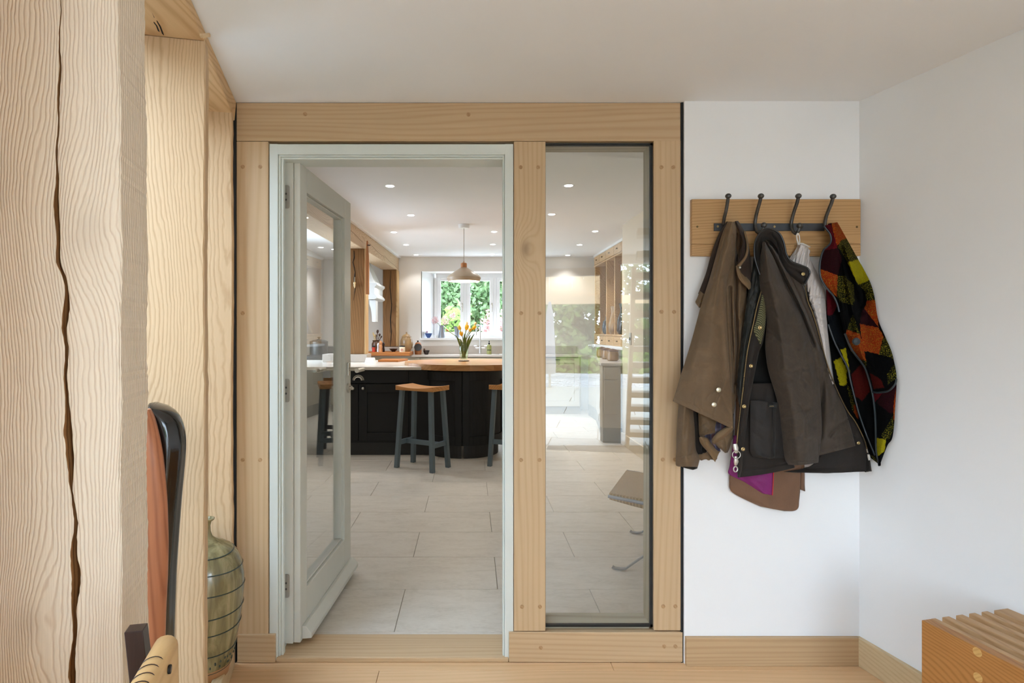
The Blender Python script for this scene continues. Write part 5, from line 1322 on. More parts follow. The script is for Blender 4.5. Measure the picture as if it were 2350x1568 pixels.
hook([(1832,454,.085),(1829,466,.076),(1824,480,.062),(1819,496,.046),(1816,510,.036),(1816.5,522,.040),(1820,532,.056),(1826,536.5,.070)], [(1816,515,.03)], [(1826,536.5,.070),(1831.5,532,.080),(1834.5,526,.084),(1835,520,.086)])
hook([(1911.5,455,.085),(1908,467,.076),(1902,481,.062),(1896,497,.046),(1893,511,.036),(1894,520,.036)], [(1893,515,.03)], None)

# ------------------------------------------------------------------ garments: shells built from their seams and folds
def dist_poly(X, Y, poly):
    D_ = np.full(X.shape, 1e9); side = np.zeros(X.shape)
    for (x0, y0), (x1, y1) in zip(poly[:-1], poly[1:]):
        dx, dy = x1-x0, y1-y0; L2 = dx*dx+dy*dy+1e-9
        t = np.clip(((X-x0)*dx+(Y-y0)*dy)/L2, 0, 1)
        d = np.hypot(X-(x0+t*dx), Y-(y0+t*dy)); s = np.sign(dx*(Y-y0)-dy*(X-x0))
        m = d < D_; D_ = np.where(m, d, D_); side = np.where(m, s, side)
    return D_, side
def crs(A, n):
    """Catmull-Rom resampling along axis 0"""
    A = np.asarray(A, float); k = len(A)
    if k == 2:
        t = np.linspace(0, 1, n)[:, None]; return A[0]*(1-t)+A[1]*t if A.ndim == 2 else None
    t = np.linspace(0, k-1-1e-9, n); i = t.astype(int); f = (t-i)
    Pd = np.concatenate([A[:1]*2-A[1:2], A, A[-1:]*2-A[-2:-1]], 0)
    f = f.reshape((-1,)+(1,)*(A.ndim-1))
    p0, p1, p2, p3 = Pd[i], Pd[i+1], Pd[i+2], Pd[i+3]
    return .5*((2*p1)+(-p0+p2)*f+(2*p0-5*p1+4*p2-p3)*f*f+(-p0+3*p1-3*p2+p3)*f**3)
def sheet(name, rows, mat, parent, d=(.04,.04), bulge=.03, nu=48, nv=90, amp=.003, fu=(.5,2.6), fv=(.2,1.4), seed=0,
          folds=(), sag=0.0, thick=.004, quilt=None, drow=None, smooth=True, skew=0.0, colors=None, closed_edge=True, pw=1.0):
    """rows: ((xl,yl),(xr,yr)) from top to bottom, in photograph pixels; d: stand-off from the wall at both edges in metres;
       bulge: how far the middle stands proud; folds: (polyline px, width px, depth m, sharp) pleats (depth < 0 pushes in)"""
    L_ = crs([r[0] for r in rows], nv); R_ = crs([r[1] for r in rows], nv)
    u = np.linspace(0, 1, nu)[None, :]; v = np.linspace(0, 1, nv)[:, None]
    X = L_[:, :1]*(1-u)+R_[:, :1]*u; Yp_ = L_[:, 1:]*(1-u)+R_[:, 1:]*u
    Yp_ = Yp_ + sag*np.sin(math.pi*u)*np.clip(v*2-1, 0, 1)
    env = np.sin(math.pi*np.clip(u+skew*np.sin(math.pi*u), 0, 1))**pw
    dd = (d[0]*(1-u)+d[1]*u)*np.ones((nv, 1)) + (np.interp(np.linspace(0,1,nv), np.linspace(0,1,len(drow)), drow)[:, None] if drow is not None else 0) + bulge*env
    rng = np.random.RandomState(seed); wv = np.zeros_like(dd)
    for k in range(9):
        a, b = rng.uniform(*fu)*rng.choice([-1,1]), rng.uniform(*fv); ph = rng.uniform(0, 6.28)
        wv += np.sin(2*math.pi*(a*u+b*v)+ph+1.6*np.sin(2*math.pi*(1.1*v+rng.rand())+3*u))/(1+k*.25)
    dd = dd + amp*wv*(env*.85+.15)/2.2
    for fo in folds:
        D_, s_ = dist_poly(X, Yp_, fo[0]); w_, dep = fo[1], fo[2]
        g_ = np.exp(-(D_/w_)**2)
        if len(fo) > 3:          # stepped pleat: falls away on one side only
            side_ok = np.where(s_*fo[3] > 0, 1.0, 0.0)
            g_ = np.exp(-(D_/w_)**2)*side_ok+np.exp(-(D_/1.5)**2)*(1-side_ok)
        dd = dd + dep*g_
    if quilt is not None: dd = dd + quilt(X, Yp_, u, v)
    tR = UR/(np.maximum((X-CX)/F, .3)*CT+ST); dd = np.maximum(dd, np.where(X > 1900, YW-tR+.016+.25*(dd-.02), .006))
    dd = np.maximum(dd, .006)
    Yw = YW-dd
    V = np.stack([(X-CX)*Yw/F, Yw, EYE-(Yp_-CY)*Yw/F], -1).reshape(-1, 3)
    me = bpy.data.meshes.new(name)
    idx = np.arange(nu*nv).reshape(nv, nu)
    Q = np.stack([idx[:-1,:-1], idx[1:,:-1], idx[1:,1:], idx[:-1,1:]], -1).reshape(-1, 4)
    me.from_pydata(V.tolist(), [], Q.tolist()); me.update()
    if smooth: me.polygons.foreach_set('use_smooth', [True]*len(me.polygons))
    me.materials.append(mat)
    if colors is not None:
        ca = me.color_attributes.new('patch', 'FLOAT_COLOR', 'POINT')
        ca.data.foreach_set('color', colors(X, Yp_).reshape(-1).astype(np.float32))
    o = bpy.data.objects.new(name, me); COL.objects.link(o)
    so = o.modifiers.new('cloth_thickness', 'SOLIDIFY'); so.thickness = thick; so.offset = -1
    if parent: adopt(o, parent)
    return o
def strip_on(name, px, mat, parent, r=.0025, seg=8, dz=0.0):
    """a cord following photograph points (px, py, stand-off)"""
    pts = crs([list(p) for p in px], max(12, 6*len(px)))
    def cl(x, d): tR = UR/(max((x-CX)/F, .3)*CT+ST); return max(d, YW-tR+.016+.25*(d-.02)) if x > 1900 else d
    pts = [(p[0], p[1], cl(p[0], p[2])) for p in pts]
    return MB().tube([R2(p[0], p[1], p[2]+dz) for p in pts], r, seg).build(name, mat, parent, smooth=True)
def snap(px, py, d, parent, r=.0062, mat='snap', ring=True):
    o = MB().lathe([(r,0),(r,.0016),(r*.7,.0028),(1e-5,.0030)] if not ring else [(r,0),(r,.0018),(r*.72,.0026),(r*.5,.0012),(1e-5,.001)], (0,0,0), 18).build('snap_button', M[mat], None, smooth=True)
    o.rotation_euler = (math.pi/2, 0, 0); o.location = R2(px, py, d); adopt(o, parent) if parent else None; return o
def zipper(path, parent, mat='zipbrass', w=.0034, step=2.6):
    """zip: tape plus teeth, along photograph points (px, py, stand-off)"""
    pts = crs([list(p) for p in path], 200); W3 = [R2(*p) for p in pts]
    g = MB(); vs = []
    acc = 0; last = W3[0]; teeth = MB()
    for i in range(1, len(W3)):
        acc += (W3[i]-last).length
        if acc > step*.0017/1.0*.55:
            t = (W3[i]-last).normalized(); n_ = Vector((0,-1,0)); b = t.cross(n_).normalized(); c = W3[i]
            h = t*.0011; 
            q = [c-b*w*.5-h, c+b*w*.5-h, c+b*w*.5+h, c-b*w*.5+h]
            teeth.hexa(q+[p+n_*.0022 for p in q]); acc = 0
        last = W3[i]
    MB().tube(W3[::4], .0030, 6, flat=.5).build('zip_tape', M['wax_in'], parent, smooth=True)
    o = teeth.build('zip_teeth', M[mat], parent); o['kind'] = 'stuff'; return o

# 5: chestnut canvas garment hanging behind, magenta lining showing
g5 = tag(empty('canvas_coat', R2(1757,1100,.02)), 'chestnut canvas coat with a magenta lining hanging lowest behind the others', 'coat')
sheet('skirt', [((1690,900),(1830,900)),((1686,1000),(1834,1000)),((1676,1060),(1838,1060)),((1674,1092),(1838,1090)),((1674,1110),(1836,1130)),((1675,1122),(1834,1150)),((1684,1133),(1832,1166)),((1710,1147),(1822,1173)),((1745,1163),(1800,1173.5))], M['brown'], g5, (.014,.014), .018, 44, 70, .003, seed=3,
      folds=[([(1772,1090),(1768,1172)],2.0,-.001),([(1830,1090),(1826,1168)],1.2,-.0012)])
sheet('sleeve_edge', [((1835,1060),(1846,1060)),((1836,1090),(1847,1090)),((1836,1110),(1847,1112)),((1836,1124),(1848,1128))], M['brown'], g5, (.010,.010), .006, 12, 24, .001)
sheet('lining', [((1684,1000),(1776,1000)),((1680,1039),(1776,1040)),((1675,1070),(1775,1080)),((1672,1087),(1774,1100)),((1688,1097),(1773.5,1112)),((1712,1109),(1773,1122)),((1744,1132),(1772,1137))], M['magenta'], g5, (.028,.034), .006, 36, 40, .003, seed=6)
strip_on('trim', [(1775.5,1060,.040),(1775,1090,.040),(1774,1115,.040),(1772.5,1137,.040)], M['redtrim'], g5, .0018)
for t_ in (0,): pass

# 1: tan waxed coat
g1 = tag(empty('tan_coat', R2(1660,800,.05)), 'worn tan waxed coat with snap-closed cuffs, leftmost on the rack', 'coat')
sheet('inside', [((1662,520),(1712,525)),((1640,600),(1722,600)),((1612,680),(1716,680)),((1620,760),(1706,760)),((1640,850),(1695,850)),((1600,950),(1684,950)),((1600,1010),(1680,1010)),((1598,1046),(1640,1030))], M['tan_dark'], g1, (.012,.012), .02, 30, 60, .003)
sheet('front_edge', [((1668,508),(1673,511)),((1651,534),(1661,540)),((1639,562),(1650,568)),((1629,594),(1642,602)),((1620,627),(1632,637)),((1605,667),(1621,682)),((1602,674),(1619,688))], M['cord'], g1, (.045,.055), .010, 12, 50, .002)
sheet('front_tab', [((1606,668),(1618,676)),((1600,684),(1614,694)),((1596,694),(1611,702)),((1603,705),(1606,707))], M['coat_tan'], g1, (.052,.062), .008, 12, 20, .001)
sheet('body', [((1684,509),(1699,512)),((1684,545),(1708,553)),((1672,590),(1708,600)),((1654,645),(1714,648)),((1652,664),(1714,666)),((1656,700),(1713,700)),((1660,755),(1709,755)),((1664,810),(1702,810)),((1668,862),(1693.5,862)),((1670,905),(1691,905)),((1672,945),(1684,950))], M['coat_tan'], g1, (.055,.050), .022, 44, 130, .002, seed=4,
      folds=[([(1700,515),(1698,560),(1690,600)],3,-.02),([(1690,540),(1692,600),(1688,700),(1692,790),(1688,880)],3.2,-.030),([(1676,660),(1678,740),(1682,820),(1684,900)],3.2,-.022),([(1704,620),(1697,700),(1700,800)],4,.008),
             ([(1664,694),(1690,683),(1712,673)],1.1,-.0022),([(1664,698),(1690,687),(1712,677)],1.1,-.0022),([(1711,686),(1700,694),(1694,706)],1.1,-.0022),([(1711,690),(1703,697),(1697,708)],1.1,-.002),
             ([(1706,712),(1698,730),(1686,742)],6,-.014),([(1712,690),(1704,760),(1698,820)],3,-.006)])
mainf = [([(1574,850),(1610,842),(1640,850)],7,-.004),([(1588,800),(1620,810),(1650,806)],8,-.004),([(1612,720),(1630,740),(1650,745)],6,-.004),([(1652,900),(1664,930),(1676,950)],4,-.004),([(1687,522),(1680,548),(1664,580),(1650,640),(1640,700)],5,.006),([(1682,540),(1684,575)],3,-.008),([(1668,530),(1655,575),(1640,640)],3,-.010),
         ([(1661,640),(1663,720),(1668,800),(1672,860)],7,.010),([(1600,800),(1582,870)],14,.006),([(1615,790),(1600,860),(1596,900)],10,-.005),([(1646,760),(1640,840)],14,.004),
         ([(1541,910),(1585,927),(1634,951),(1683,974)],1.2,-.0022),([(1671,840),(1664,876),(1640,940),(1635,960)],1.3,-.004,-1),([(1667,846),(1659,878),(1640,922)],1.0,-.0016),([(1648,868),(1668,868)],1.0,-.0014),
         ([(1640,895),(1628,905),(1622,915)],2.5,-.002),([(1590,905),(1592,935)],3,-.003),([(1606,912),(1608,945)],3,-.003)]
sheet('sleeve', [((1670,509),(1690,509)),((1656,540),(1690,545)),((1642,590),(1682,590)),((1628,640),(1668,645)),((1609,700),(1666,700)),((1595,752),(1669,755)),((1581,802),(1672,810)),((1562,862),(1677,880)),((1553,893),(1681,935)),((1544,921),(1683,985))], M['coat_tan'], g1, (.070,.080), .045, 90, 220, .002, fu=(.5,3), fv=(.1,.8), seed=11, folds=mainf,
      drow=[.0,.0,.0,.005,.01,.01,.01,.01,.01,.01])
# collar
sheet('collar', [((1687,508),(1694,507)),((1697,530),(1708,531)),((1704,558),(1718,563)),((1698,592),(1723,598)),((1691,612),(1725,630)),((1696,632),(1724,648)),((1710,652),(1723,659)),((1717,661),(1722,664))], M['cord'], g1, (.098,.070), .010, 24, 60, .0015)
sheet('collar_rim', [((1706,530),(1711,531)),((1713,562),(1718,563)),((1708,588),(1715,589)),((1691,609),(1699,613))], M['coat_tan_edge'], g1, (.104,.104), .004, 10, 30, .0005)
sheet('collar_rim', [((1690,610),(1698,611)),((1692,628),(1705,625)),((1700,645),(1715,638)),((1712,657),(1723,649)),((1719,665),(1723,662))], M['coat_tan_edge'], g1, (.104,.090), .004, 14, 30, .0008)
snap(1698, 614, .112, g1, .004, 'steel')
# lower sleeve hanging below the cape
sheet('cuff', [((1559,915),(1590,930)),((1556,945),(1592,952)),((1553,985),(1595,990)),((1552,1030),(1597,1030)),((1551,1050),(1604,1046)),((1551,1067),(1606,1054)),((1556,1071),(1601,1072))], M['coat_tan'], g1, (.050,.050), .050, 36, 80, .003, seed=21,
      folds=[([(1552,1052),(1604,1036)],1.2,-.002),([(1580,940),(1572,1000)],6,-.006),([(1590,1020),(1580,1050)],4,-.006)])
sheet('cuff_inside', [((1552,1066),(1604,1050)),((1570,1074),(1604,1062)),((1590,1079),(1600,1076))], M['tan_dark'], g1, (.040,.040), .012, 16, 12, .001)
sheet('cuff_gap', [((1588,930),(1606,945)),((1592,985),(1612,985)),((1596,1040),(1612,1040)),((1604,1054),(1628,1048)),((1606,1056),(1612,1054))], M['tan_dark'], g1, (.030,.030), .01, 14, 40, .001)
# crumpled skirt hem under the sleeve
sheet('hem_fold', [((1602,944),(1645,962)),((1603,972),(1641,984)),((1604,994),(1640,994)),((1606,1004),(1620,998))], M['coat_tan'], g1, (.060,.070), .020, 28, 40, .004, seed=31, folds=[([(1603,980),(1625,968),(1642,970)],1.2,-.003)])
sheet('plaid_lining', [((1630,965),(1672,968)),((1618,992),(1668,985)),((1614,1006),(1656,1000)),((1628,1022),(1648,1012)),((1648,1042),(1654,1036))], M['plaid'], g1, (.048,.055), .006, 24, 30, .004, seed=5)
sheet('hem_fold', [((1678,975),(1684,984)),((1662,982),(1678,992)),((1645,994),(1662,1006)),((1634,1008),(1644,1018)),((1634,1017),(1640,1020))], M['coat_tan_edge'], g1, (.082,.086), .012, 16, 40, .002, seed=32)
sheet('hem_fold', [((1645,1004),(1682,985)),((1640,1014),(1682,998)),((1645,1024),(1678,1016)),((1655,1032),(1674,1030)),((1664,1040),(1670,1039))], M['coat_tan'], g1, (.072,.066), .016, 26, 36, .004, seed=33, folds=[([(1660,1000),(1664,1034)],3,-.006)])
sheet('hem_fold', [((1604,1004),(1614,1002)),((1606,1014),(1624,1006)),((1612,1024),(1634,1020)),((1626,1040),(1646,1034)),((1641,1061),(1652,1036))], M['coat_tan_edge'], g1, (.076,.072), .014, 20, 36, .003, seed=34, folds=[([(1618,1015),(1640,1052)],2.5,-.006)])
sheet('hem_fold', [((1600,1045),(1632,1036)),((1606,1056),(1640,1046)),((1618,1054),(1644,1056))], M['coat_tan'], g1, (.05,.05), .008, 20, 16, .002, seed=35)
for q in ((1649,895,.136),(1638.5,929,.132)): snap(q[0], q[1], q[2], g1, .0088, 'snap', ring=False)
MB().disc(R2(1610,692,.069), .004, (0,-1,0), .002, 10).build('snap_button', M['screw'], g1)

# 3: silver grey quilted jacket
g3 = tag(empty('quilted_jacket', R2(1850,650,.04)), 'silver grey quilted jacket hung by a white loop', 'jacket')
def puff(X, Y, u, v):
    up = .0055*np.abs(np.sin((X-1838+.18*(Y-570))/9.0*math.pi/1.0))**.6
    lo = .0065*np.abs(np.sin((Y-650-.22*(X-1850))/15.0*math.pi))**.6
    k = 1/(1+np.exp(-(Y-690)/3.0)); return up*(1-k)+lo*k+.0012*np.sin(X*.9+Y*.7)*np.sin(Y*.31)
sheet('body', [((1831,561),(1849,562)),((1824,575),(1857,572)),((1814,590),(1858,590)),((1812,606),(1868,613)),((1826,632),(1882,640)),((1842,656),(1890,664)),((1848,680),(1894,690)),((1856,702),(1897,722)),((1866,735),(1899,748)),((1878,775),(1902,785)),((1890,820),(1903,832)),((1898,855),(1912,872)),((1908,880),(1915,884))], M['puffer'], g3, (.030,.030), .030, 70, 170, .003, seed=8, quilt=puff,
      folds=[([(1856,570),(1854,590),(1848,610)],3,-.012),([(1842,566),(1832,600)],3,-.006),([(1849,680),(1896,682)],1.6,-.006)])
sheet('collar_tip', [((1834,560),(1843,559)),((1840,560),(1852,562)),((1848,563),(1861,567))], M['whitetape'], g3, (.055,.055), .003, 12, 12, .0005)
lp = MB(); pth = [(1831,535,.080),(1828,541,.078),(1829,550,.07),(1832,562,.06)]
lp.tube([R2(*p) for p in pth], .0028, 8, flat=1.0); pth = [(1831,535,.076),(1834,542,.072),(1835,552,.066),(1834,562,.058)]
lp.tube([R2(*p) for p in pth], .0026, 8); lp.build('hanging_loop', M['whitetape'], g3, smooth=True)

# 2: dark olive waxed jacket
g2 = tag(empty('waxed_jacket', R2(1800,800,.06)), 'dark olive waxed jacket with brass zip and big pockets', 'jacket')
sheet('lining', [((1740,548),(1796,556)),((1733,600),(1812,615)),((1722,680),(1848,680)),((1713,760),(1872,760)),((1704,850),(1895,850)),((1700,940),(1930,940)),((1698,1010),(1962,1000)),((1697,1060),(1966,1050))], M['wax_in'], g2, (.026,.026), .012, 30, 60, .002)
def quilted(X, Y, u, v):
    a = (X+.55*(Y-600))/17.0; b = (X-.75*(Y-600))/17.0
    return .0035*(np.abs(np.sin(a*math.pi))**.5*np.abs(np.sin(b*math.pi))**.5)
sheet('quilted_facing', [((1731,580),(1744,606)),((1723,640),(1748,655)),((1714,690),(1743,690)),((1708,735),(1733,735)),((1700,790),(1720,795)),((1695,840),(1711,850)),((1691,885),(1706,890)),((1693,915),(1702,920)),((1697,932),(1700,936))], M['quilt'], g2, (.070,.078), .016, 36, 120, .003, seed=9, quilt=quilted,
      folds=[([(1740,610),(1728,680),(1718,740)],4,-.006)])
pl_rows = [((1748,664),(1752,668)),((1738,700),(1757,706)),((1730,738),(1757,745)),((1722,772),(1750,788)),((1715,806),(1742,808)),((1709,850),(1732,858)),((1704,900),(1723,905)),((1699,945),(1716,955)),((1693,1000),(1710,1005)),((1691,1050),(1705,1052)),((1692,1080),(1702,1080)),((1693,1096),(1698,1097))]
sheet('storm_flap', pl_rows, M['wax2'], g2, (.090,.092), .010, 26, 150, .0012, seed=13, folds=[([(1741,810),(1722,905),(1709,1005),(1703,1060)],1.2,-.002)])
sheet('tweed_facing', [((1748,676),(1753,680)),((1743,705),(1756.5,705)),((1736,735),(1756.5,738)),((1730,760),(1751,772)),((1744,789),(1746,790))], M['tweed'], g2, (.100,.102), .005, 20, 50, .0005)
for q in ((1744,752,.110),(1723.5,840,.1035),(1707.5,933,.1035),(1705,1031,.1)): snap(q[0], q[1], q[2], g2, .0072, 'brass')
zipper([(1747,668,.094),(1737,703,.094),(1729,740,.094),(1721,775,.094),(1714,812,.094),(1708,860,.094),(1705,890,.094),(1700,930,.094),(1694,980,.094),(1690.5,1018,.094)], g2)
# zip slider, ring and second slider
zs_ = MB(); zs_.tube([R2(1687,1019,.100),R2(1689,1029,.102),R2(1690,1040,.102)], [.0085,.0105,.006], 10, flat=.45)
zs_.build('zip_slider', M['steel'], g2, smooth=True)
zs_ = MB(); zs_.tube([R2(1690+9.2*math.cos(a), 1044+8.8*math.sin(a), .107) for a in np.linspace(0, 2*math.pi, 25)], .0016, 8, caps=False); zs_.build('zip_ring', M['steel'], g2, smooth=True)
zs_ = MB(); zs_.tube([R2(1689,1048,.101),R2(1689.5,1060,.103),R2(1688.5,1068,.101)], [.006,.009,.005], 10, flat=.45); zs_.build('zip_slider', M['steel'], g2, smooth=True)
zs_ = MB(); zs_.tube([R2(1688+4.5*math.cos(a), 1077+6*math.sin(a), .102) for a in np.linspace(0, 2*math.pi, 19)], .0026, 8, caps=False); zs_.build('zip_pull', M['steel'], g2, smooth=True)
# lower front with bellows pocket
sheet('front_panel', [((1722,880),(1798,880)),((1716,930),(1800,930)),((1709,985),(1806,985)),((1703,1040),(1812,1040)),((1698,1075),(1822,1066)),((1697,1096),(1824,1074))], M['wax2'], g2, (.060,.060), .014, 40, 70, .003, seed=14, sag=2.5, folds=[([(1702,1078),(1760,1074),(1820,1060)],1.6,-.003)])
pk_ = sheet('pocket', [((1721,918),(1800,926)),((1721,960),(1802,960)),((1721,1010),(1804,1010)),((1722,1036),(1804,1040)),((1728,1049),(1804,1051))], M['wax_pocket'], g2, (.080,.088), .016, 44, 60, .003, seed=15, sag=2,
      folds=[([(1775,930),(1774,1052)],2.2,-.007),([(1724,960),(1760,985)],5,-.0015),([(1724,990),(1750,1010),(1778,1018)],4,-.001)])
tg = rect(1764, 1783, 929, 936, .104, .1055, 'pocket_tag', M['black'], g2, bevel=0)
sc2 = MB(); sc2.tube([R2(1766+.9*i, 932.5+1.2*math.sin(i*1.9), .1065) for i in range(0, 12)], .0006, 5); sc2.build('tag_script', M['brass'], tg)
# right half of the jacket behind the sleeve
sheet('front_panel', [((1756,552),(1772,566)),((1766,590),(1806,612)),((1786,640),(1840,652)),((1806,680),(1852,690)),((1830,735),(1873,737)),((1846,790),(1888,795)),((1862,860),(1906,862)),((1868,930),(1938,938)),((1868,990),(1954,988)),((1866,1050),(1963,1024))], M['wax'], g2, (.066,.058), .034, 70, 190, .003, seed=16,
      folds=[([(1768,575),(1800,640),(1840,720),(1868,790)],4,-.020),([(1784,578),(1815,640),(1852,720),(1882,800)],3.5,-.014),([(1776,568),(1806,640),(1846,720),(1876,800)],4,.010),
             ([(1890,850),(1884,930),(1880,1000)],7,-.018),([(1920,900),(1912,960)],6,-.006),([(1950,960),(1925,975),(1905,1000)],3.5,-.006),([(1940,990),(1915,1005)],3,-.005),([(1868,1040),(1920,1024),(1962,1008)],1.3,-.003)])
sheet('inner_facing', [((1846,660),(1856,660)),((1860,720),(1876,720)),((1872,780),(1889,785)),((1884,840),(1902,850)),((1894,890),(1922,905)),((1900,940),(1948,945)),((1900,990),(1975,990)),((1890,1034),(1990,1033)),((1860,1070),(1998,1078)),((1800,1083),(1998,1081))], M['wax2'], g2, (.040,.050), .008, 50, 120, .003, seed=17, sag=4,
      folds=[([(1870,1030),(1930,1022),(1960,1000)],5,-.008),([(1810,1078),(1998,1070)],1.5,-.003)])
zipper([(1847,655,.074),(1853,690,.074),(1864,718,.074),(1874,750,.072),(1884,786,.070),(1896,830,.068),(1907,862,.066),(1925,905,.062),(1945,944,.060),(1961,966,.058),(1974,990,.058),(1984,1012,.058),(1989,1030,.058)], g2)
zs_ = MB(); zs_.tube([R2(1989,1030,.058),R2(1991,1038,.058),R2(1993,1044,.056)], [.002,.0026,.002], 6); zs_.build('zip_end', M['steel'], g2, smooth=True)
sheet('frayed_tape', [((1990,1043),(1994,1043)),((1991,1050),(1996,1050)),((1993,1057),(1997,1056))], M['whitetape'], g2, (.054,.054), .001, 6, 8, .0005)
snap(1970, 1017, .062, g2, .0062, 'brass')
# sleeve in front
slf = [([(1770,720),(1800,742),(1836,748)],5,-.005),([(1762,760),(1790,784),(1830,800)],5,-.005),([(1868,850),(1836,846),(1810,856)],4,-.005),([(1790,880),(1820,872),(1846,884)],4,-.005),([(1800,960),(1830,950),(1858,936)],5,-.005),([(1812,1010),(1836,1000),(1846,980)],4,-.004),([(1878,1020),(1862,1008),(1850,1012)],4,-.004),([(1746,650),(1770,646),(1800,660),(1822,690)],1.2,-.003),([(1756,570),(1775,600),(1806,660)],3,.006),([(1775,690),(1790,760),(1800,840)],8,.010),([(1762,620),(1768,640)],8,-.004),
       ([(1800,700),(1815,760),(1835,840),(1840,930)],16,-.008),([(1826,720),(1846,790),(1860,860)],7,.006),([(1850,790),(1842,840),(1838,870)],4,-.005),([(1872,900),(1850,880),(1838,866)],3,-.004),
       ([(1836,930),(1848,960),(1850,1000)],3.5,-.005),([(1870,980),(1850,970)],4,-.004),([(1815,900),(1822,960),(1830,1040)],9,.006),([(1874,900),(1878,1058)],1.2,-.002),([(1810,1060),(1876,1056)],1.1,-.0018)]
sheet('sleeve', [((1750,555),(1755,554)),((1744,600),(1778,597)),((1743,650),(1799,650)),((1751,695),(1822,695)),((1759,737),(1844,737)),((1756,790),(1863,793)),((1758,820),(1872,825)),((1764,855),(1879,870)),((1783,920),(1884,930)),((1793,985),(1886,990)),((1800,1048),(1880,1045)),((1809,1067),(1878,1062))], M['wax'], g2, (.092,.086), .065, 100, 240, .002, fu=(.5,4), fv=(.2,1.2), seed=18, sag=3, folds=slf)
# upright collar
outer = [(1744,631),(1734,600),(1731,578),(1733,556),(1742,537),(1752,528),(1763,525),(1778,529),(1790,538),(1797,552),(1801,566),(1805,584),(1816,600),(1838,609),(1852,615),(1858,624),(1856,634),(1847,652)]
inner = [(1747,628),(1744,600),(1742,580),(1744,566),(1748,556),(1754,550),(1760,548),(1768,550),(1776,558),(1783,570),(1788,584),(1794,600),(1804,618),(1814,630),(1824,640),(1832,646),(1838,650),(1844,653)]
sheet('collar', list(zip(outer, inner)), M['wax2'], g2, (.100,.078), .006, 18, 140, .002, seed=19, folds=[([(1770,536),(1784,556),(1790,580)],3,-.006)])
sheet('collar_lining', [((1738,548),(1792,552)),((1735,572),(1796,580)),((1740,600),(1806,606)),((1743,630),(1836,640)),((1750,650),(1846,652))], M['wax_in'], g2, (.045,.04), .006, 24, 40, .003, seed=20)
strip_on('collar_binding', [(x, y, .104) for x, y in outer], M['blackpipe'], g2, .0034)
snap(1843, 629, .104, g2, .0066, 'brass')
strip_on('collar_tab', [(1752,536,.07),(1757,532,.085),(1760,526,.092)], M['blackpipe'], g2, .003)

# 4: patchwork wool jacket
cols = dict(K=(8,8,10,.006), O=(158,54,20,.40), R=(96,16,30,.02), M=(44,12,20,.01), Y=(172,160,20,.15), V=(18,20,9,.62), D=(76,14,14,.02), N=(18,22,28,.01))
def z5(*pts): return [(1800+x*.2041, 480+y*.2041) for x, y in pts]
def z6(*pts): return [(1840+x*.2105, 780+y*.2105) for x, y in pts]
patches = [('R', z5((440,170),(520,165),(560,300),(600,440),(540,480),(420,480))), ('O', z5((520,120),(640,120),(720,330),(640,370),(590,410),(560,300))), ('V', z5((600,420),(640,350),(710,325),(850,565),(715,605),(640,480))),
  ('Y', z5((712,602),(840,562),(970,800),(830,852),(765,720))), ('V', z5((830,850),(970,795),(1020,1025),(930,1030),(900,920))), ('O', z5((930,1030),(1025,1022),(1060,1330),(900,1120))), ('M', z5((870,1140),(900,1118),(1060,1340),(850,1290))),
  ('O', z5((850,1290),(1060,1335),(1115,1430),(1090,1600),(900,1600),(860,1400))), ('V', z5((1115,1430),(1250,1700),(1090,1600))), ('M', z5((440,465),(600,440),(650,560),(600,745),(400,680))), ('O', z5((400,670),(600,745),(590,990),(430,840))),
  ('V', z5((600,750),(690,750),(775,1075),(620,1040),(590,960))), ('V', z5((700,780),(780,850),(790,1050),(760,1050))), ('R', z5((440,870),(560,960),(590,1100),(540,1195),(470,1195))), ('N', z5((480,1195),(600,1190),(700,1600),(560,1480))), ('V', z5((770,1180),(850,1410),(705,1360))), ('O', z5((705,1355),(850,1405),(905,1600),(750,1600),(680,1430))),
  ('O', z6((480,-10),(660,-10),(700,235),(640,220))), ('V', z6((640,215),(702,230),(708,320))), ('O', z6((660,-10),(885,-10),(840,160),(690,120))), ('V', z6((885,-20),(960,-20),(1010,200),(840,160))), ('V', z6((930,380),(1030,240),(1030,420),(940,490))),
  ('Y', z6((350,230),(430,195),(490,330),(490,490),(420,505),(370,320))), ('Y', z6((420,110),(480,90),(530,380),(490,320),(440,150))), ('D', z6((540,380),(640,270),(705,300),(745,560),(660,665),(585,620))), ('D', z6((740,360),(860,430),(900,520),(780,540))), ('R', z6((775,585),(880,585),(800,680))),
  ('M', z6((815,690),(880,590),(1040,460),(1015,760),(975,810))), ('V', z6((490,490),(560,560),(585,740),(550,770))), ('O', z6((565,720),(605,690),(625,880),(570,800))), ('V', z6((865,1050),(990,840),(1000,960),(960,1080),(900,1085))), ('Y', z6((815,1070),(918,1088),(905,1210),(820,1280))), ('V', z6((740,1250),(820,1290),(840,1390))), ('O', z6((1000,720),(1025,540),(1015,850),(1000,880)))]
def inpoly(X, Y, poly):
    c = np.zeros(X.shape, bool); n = len(poly)
    for i in range(n):
        x0, y0 = poly[i]; x1, y1 = poly[i-1]
        k = ((y0 > Y) != (y1 > Y)) & (X < (x1-x0)*(Y-y0)/((y1-y0) if y1 != y0 else 1e-9)+x0); c ^= k
    return c
def woolcol(X, Y):
    o = np.zeros(X.shape+(4,)); 
    def setc(m, k):
        r, g_, b, a = cols[k]; o[m] = (lin(r), lin(g_), lin(b), a)
    setc(np.ones(X.shape, bool), 'K')
    for k, pl_ in patches: setc(inpoly(X+.5*np.sin(Y*.5), Y+.5*np.sin(X*.6), pl_), k)
    return o
g4 = tag(empty('wool_jacket', R2(1960,780,.05)), 'multicoloured patchwork wool jacket with dark piping, rightmost on the rack', 'jacket')
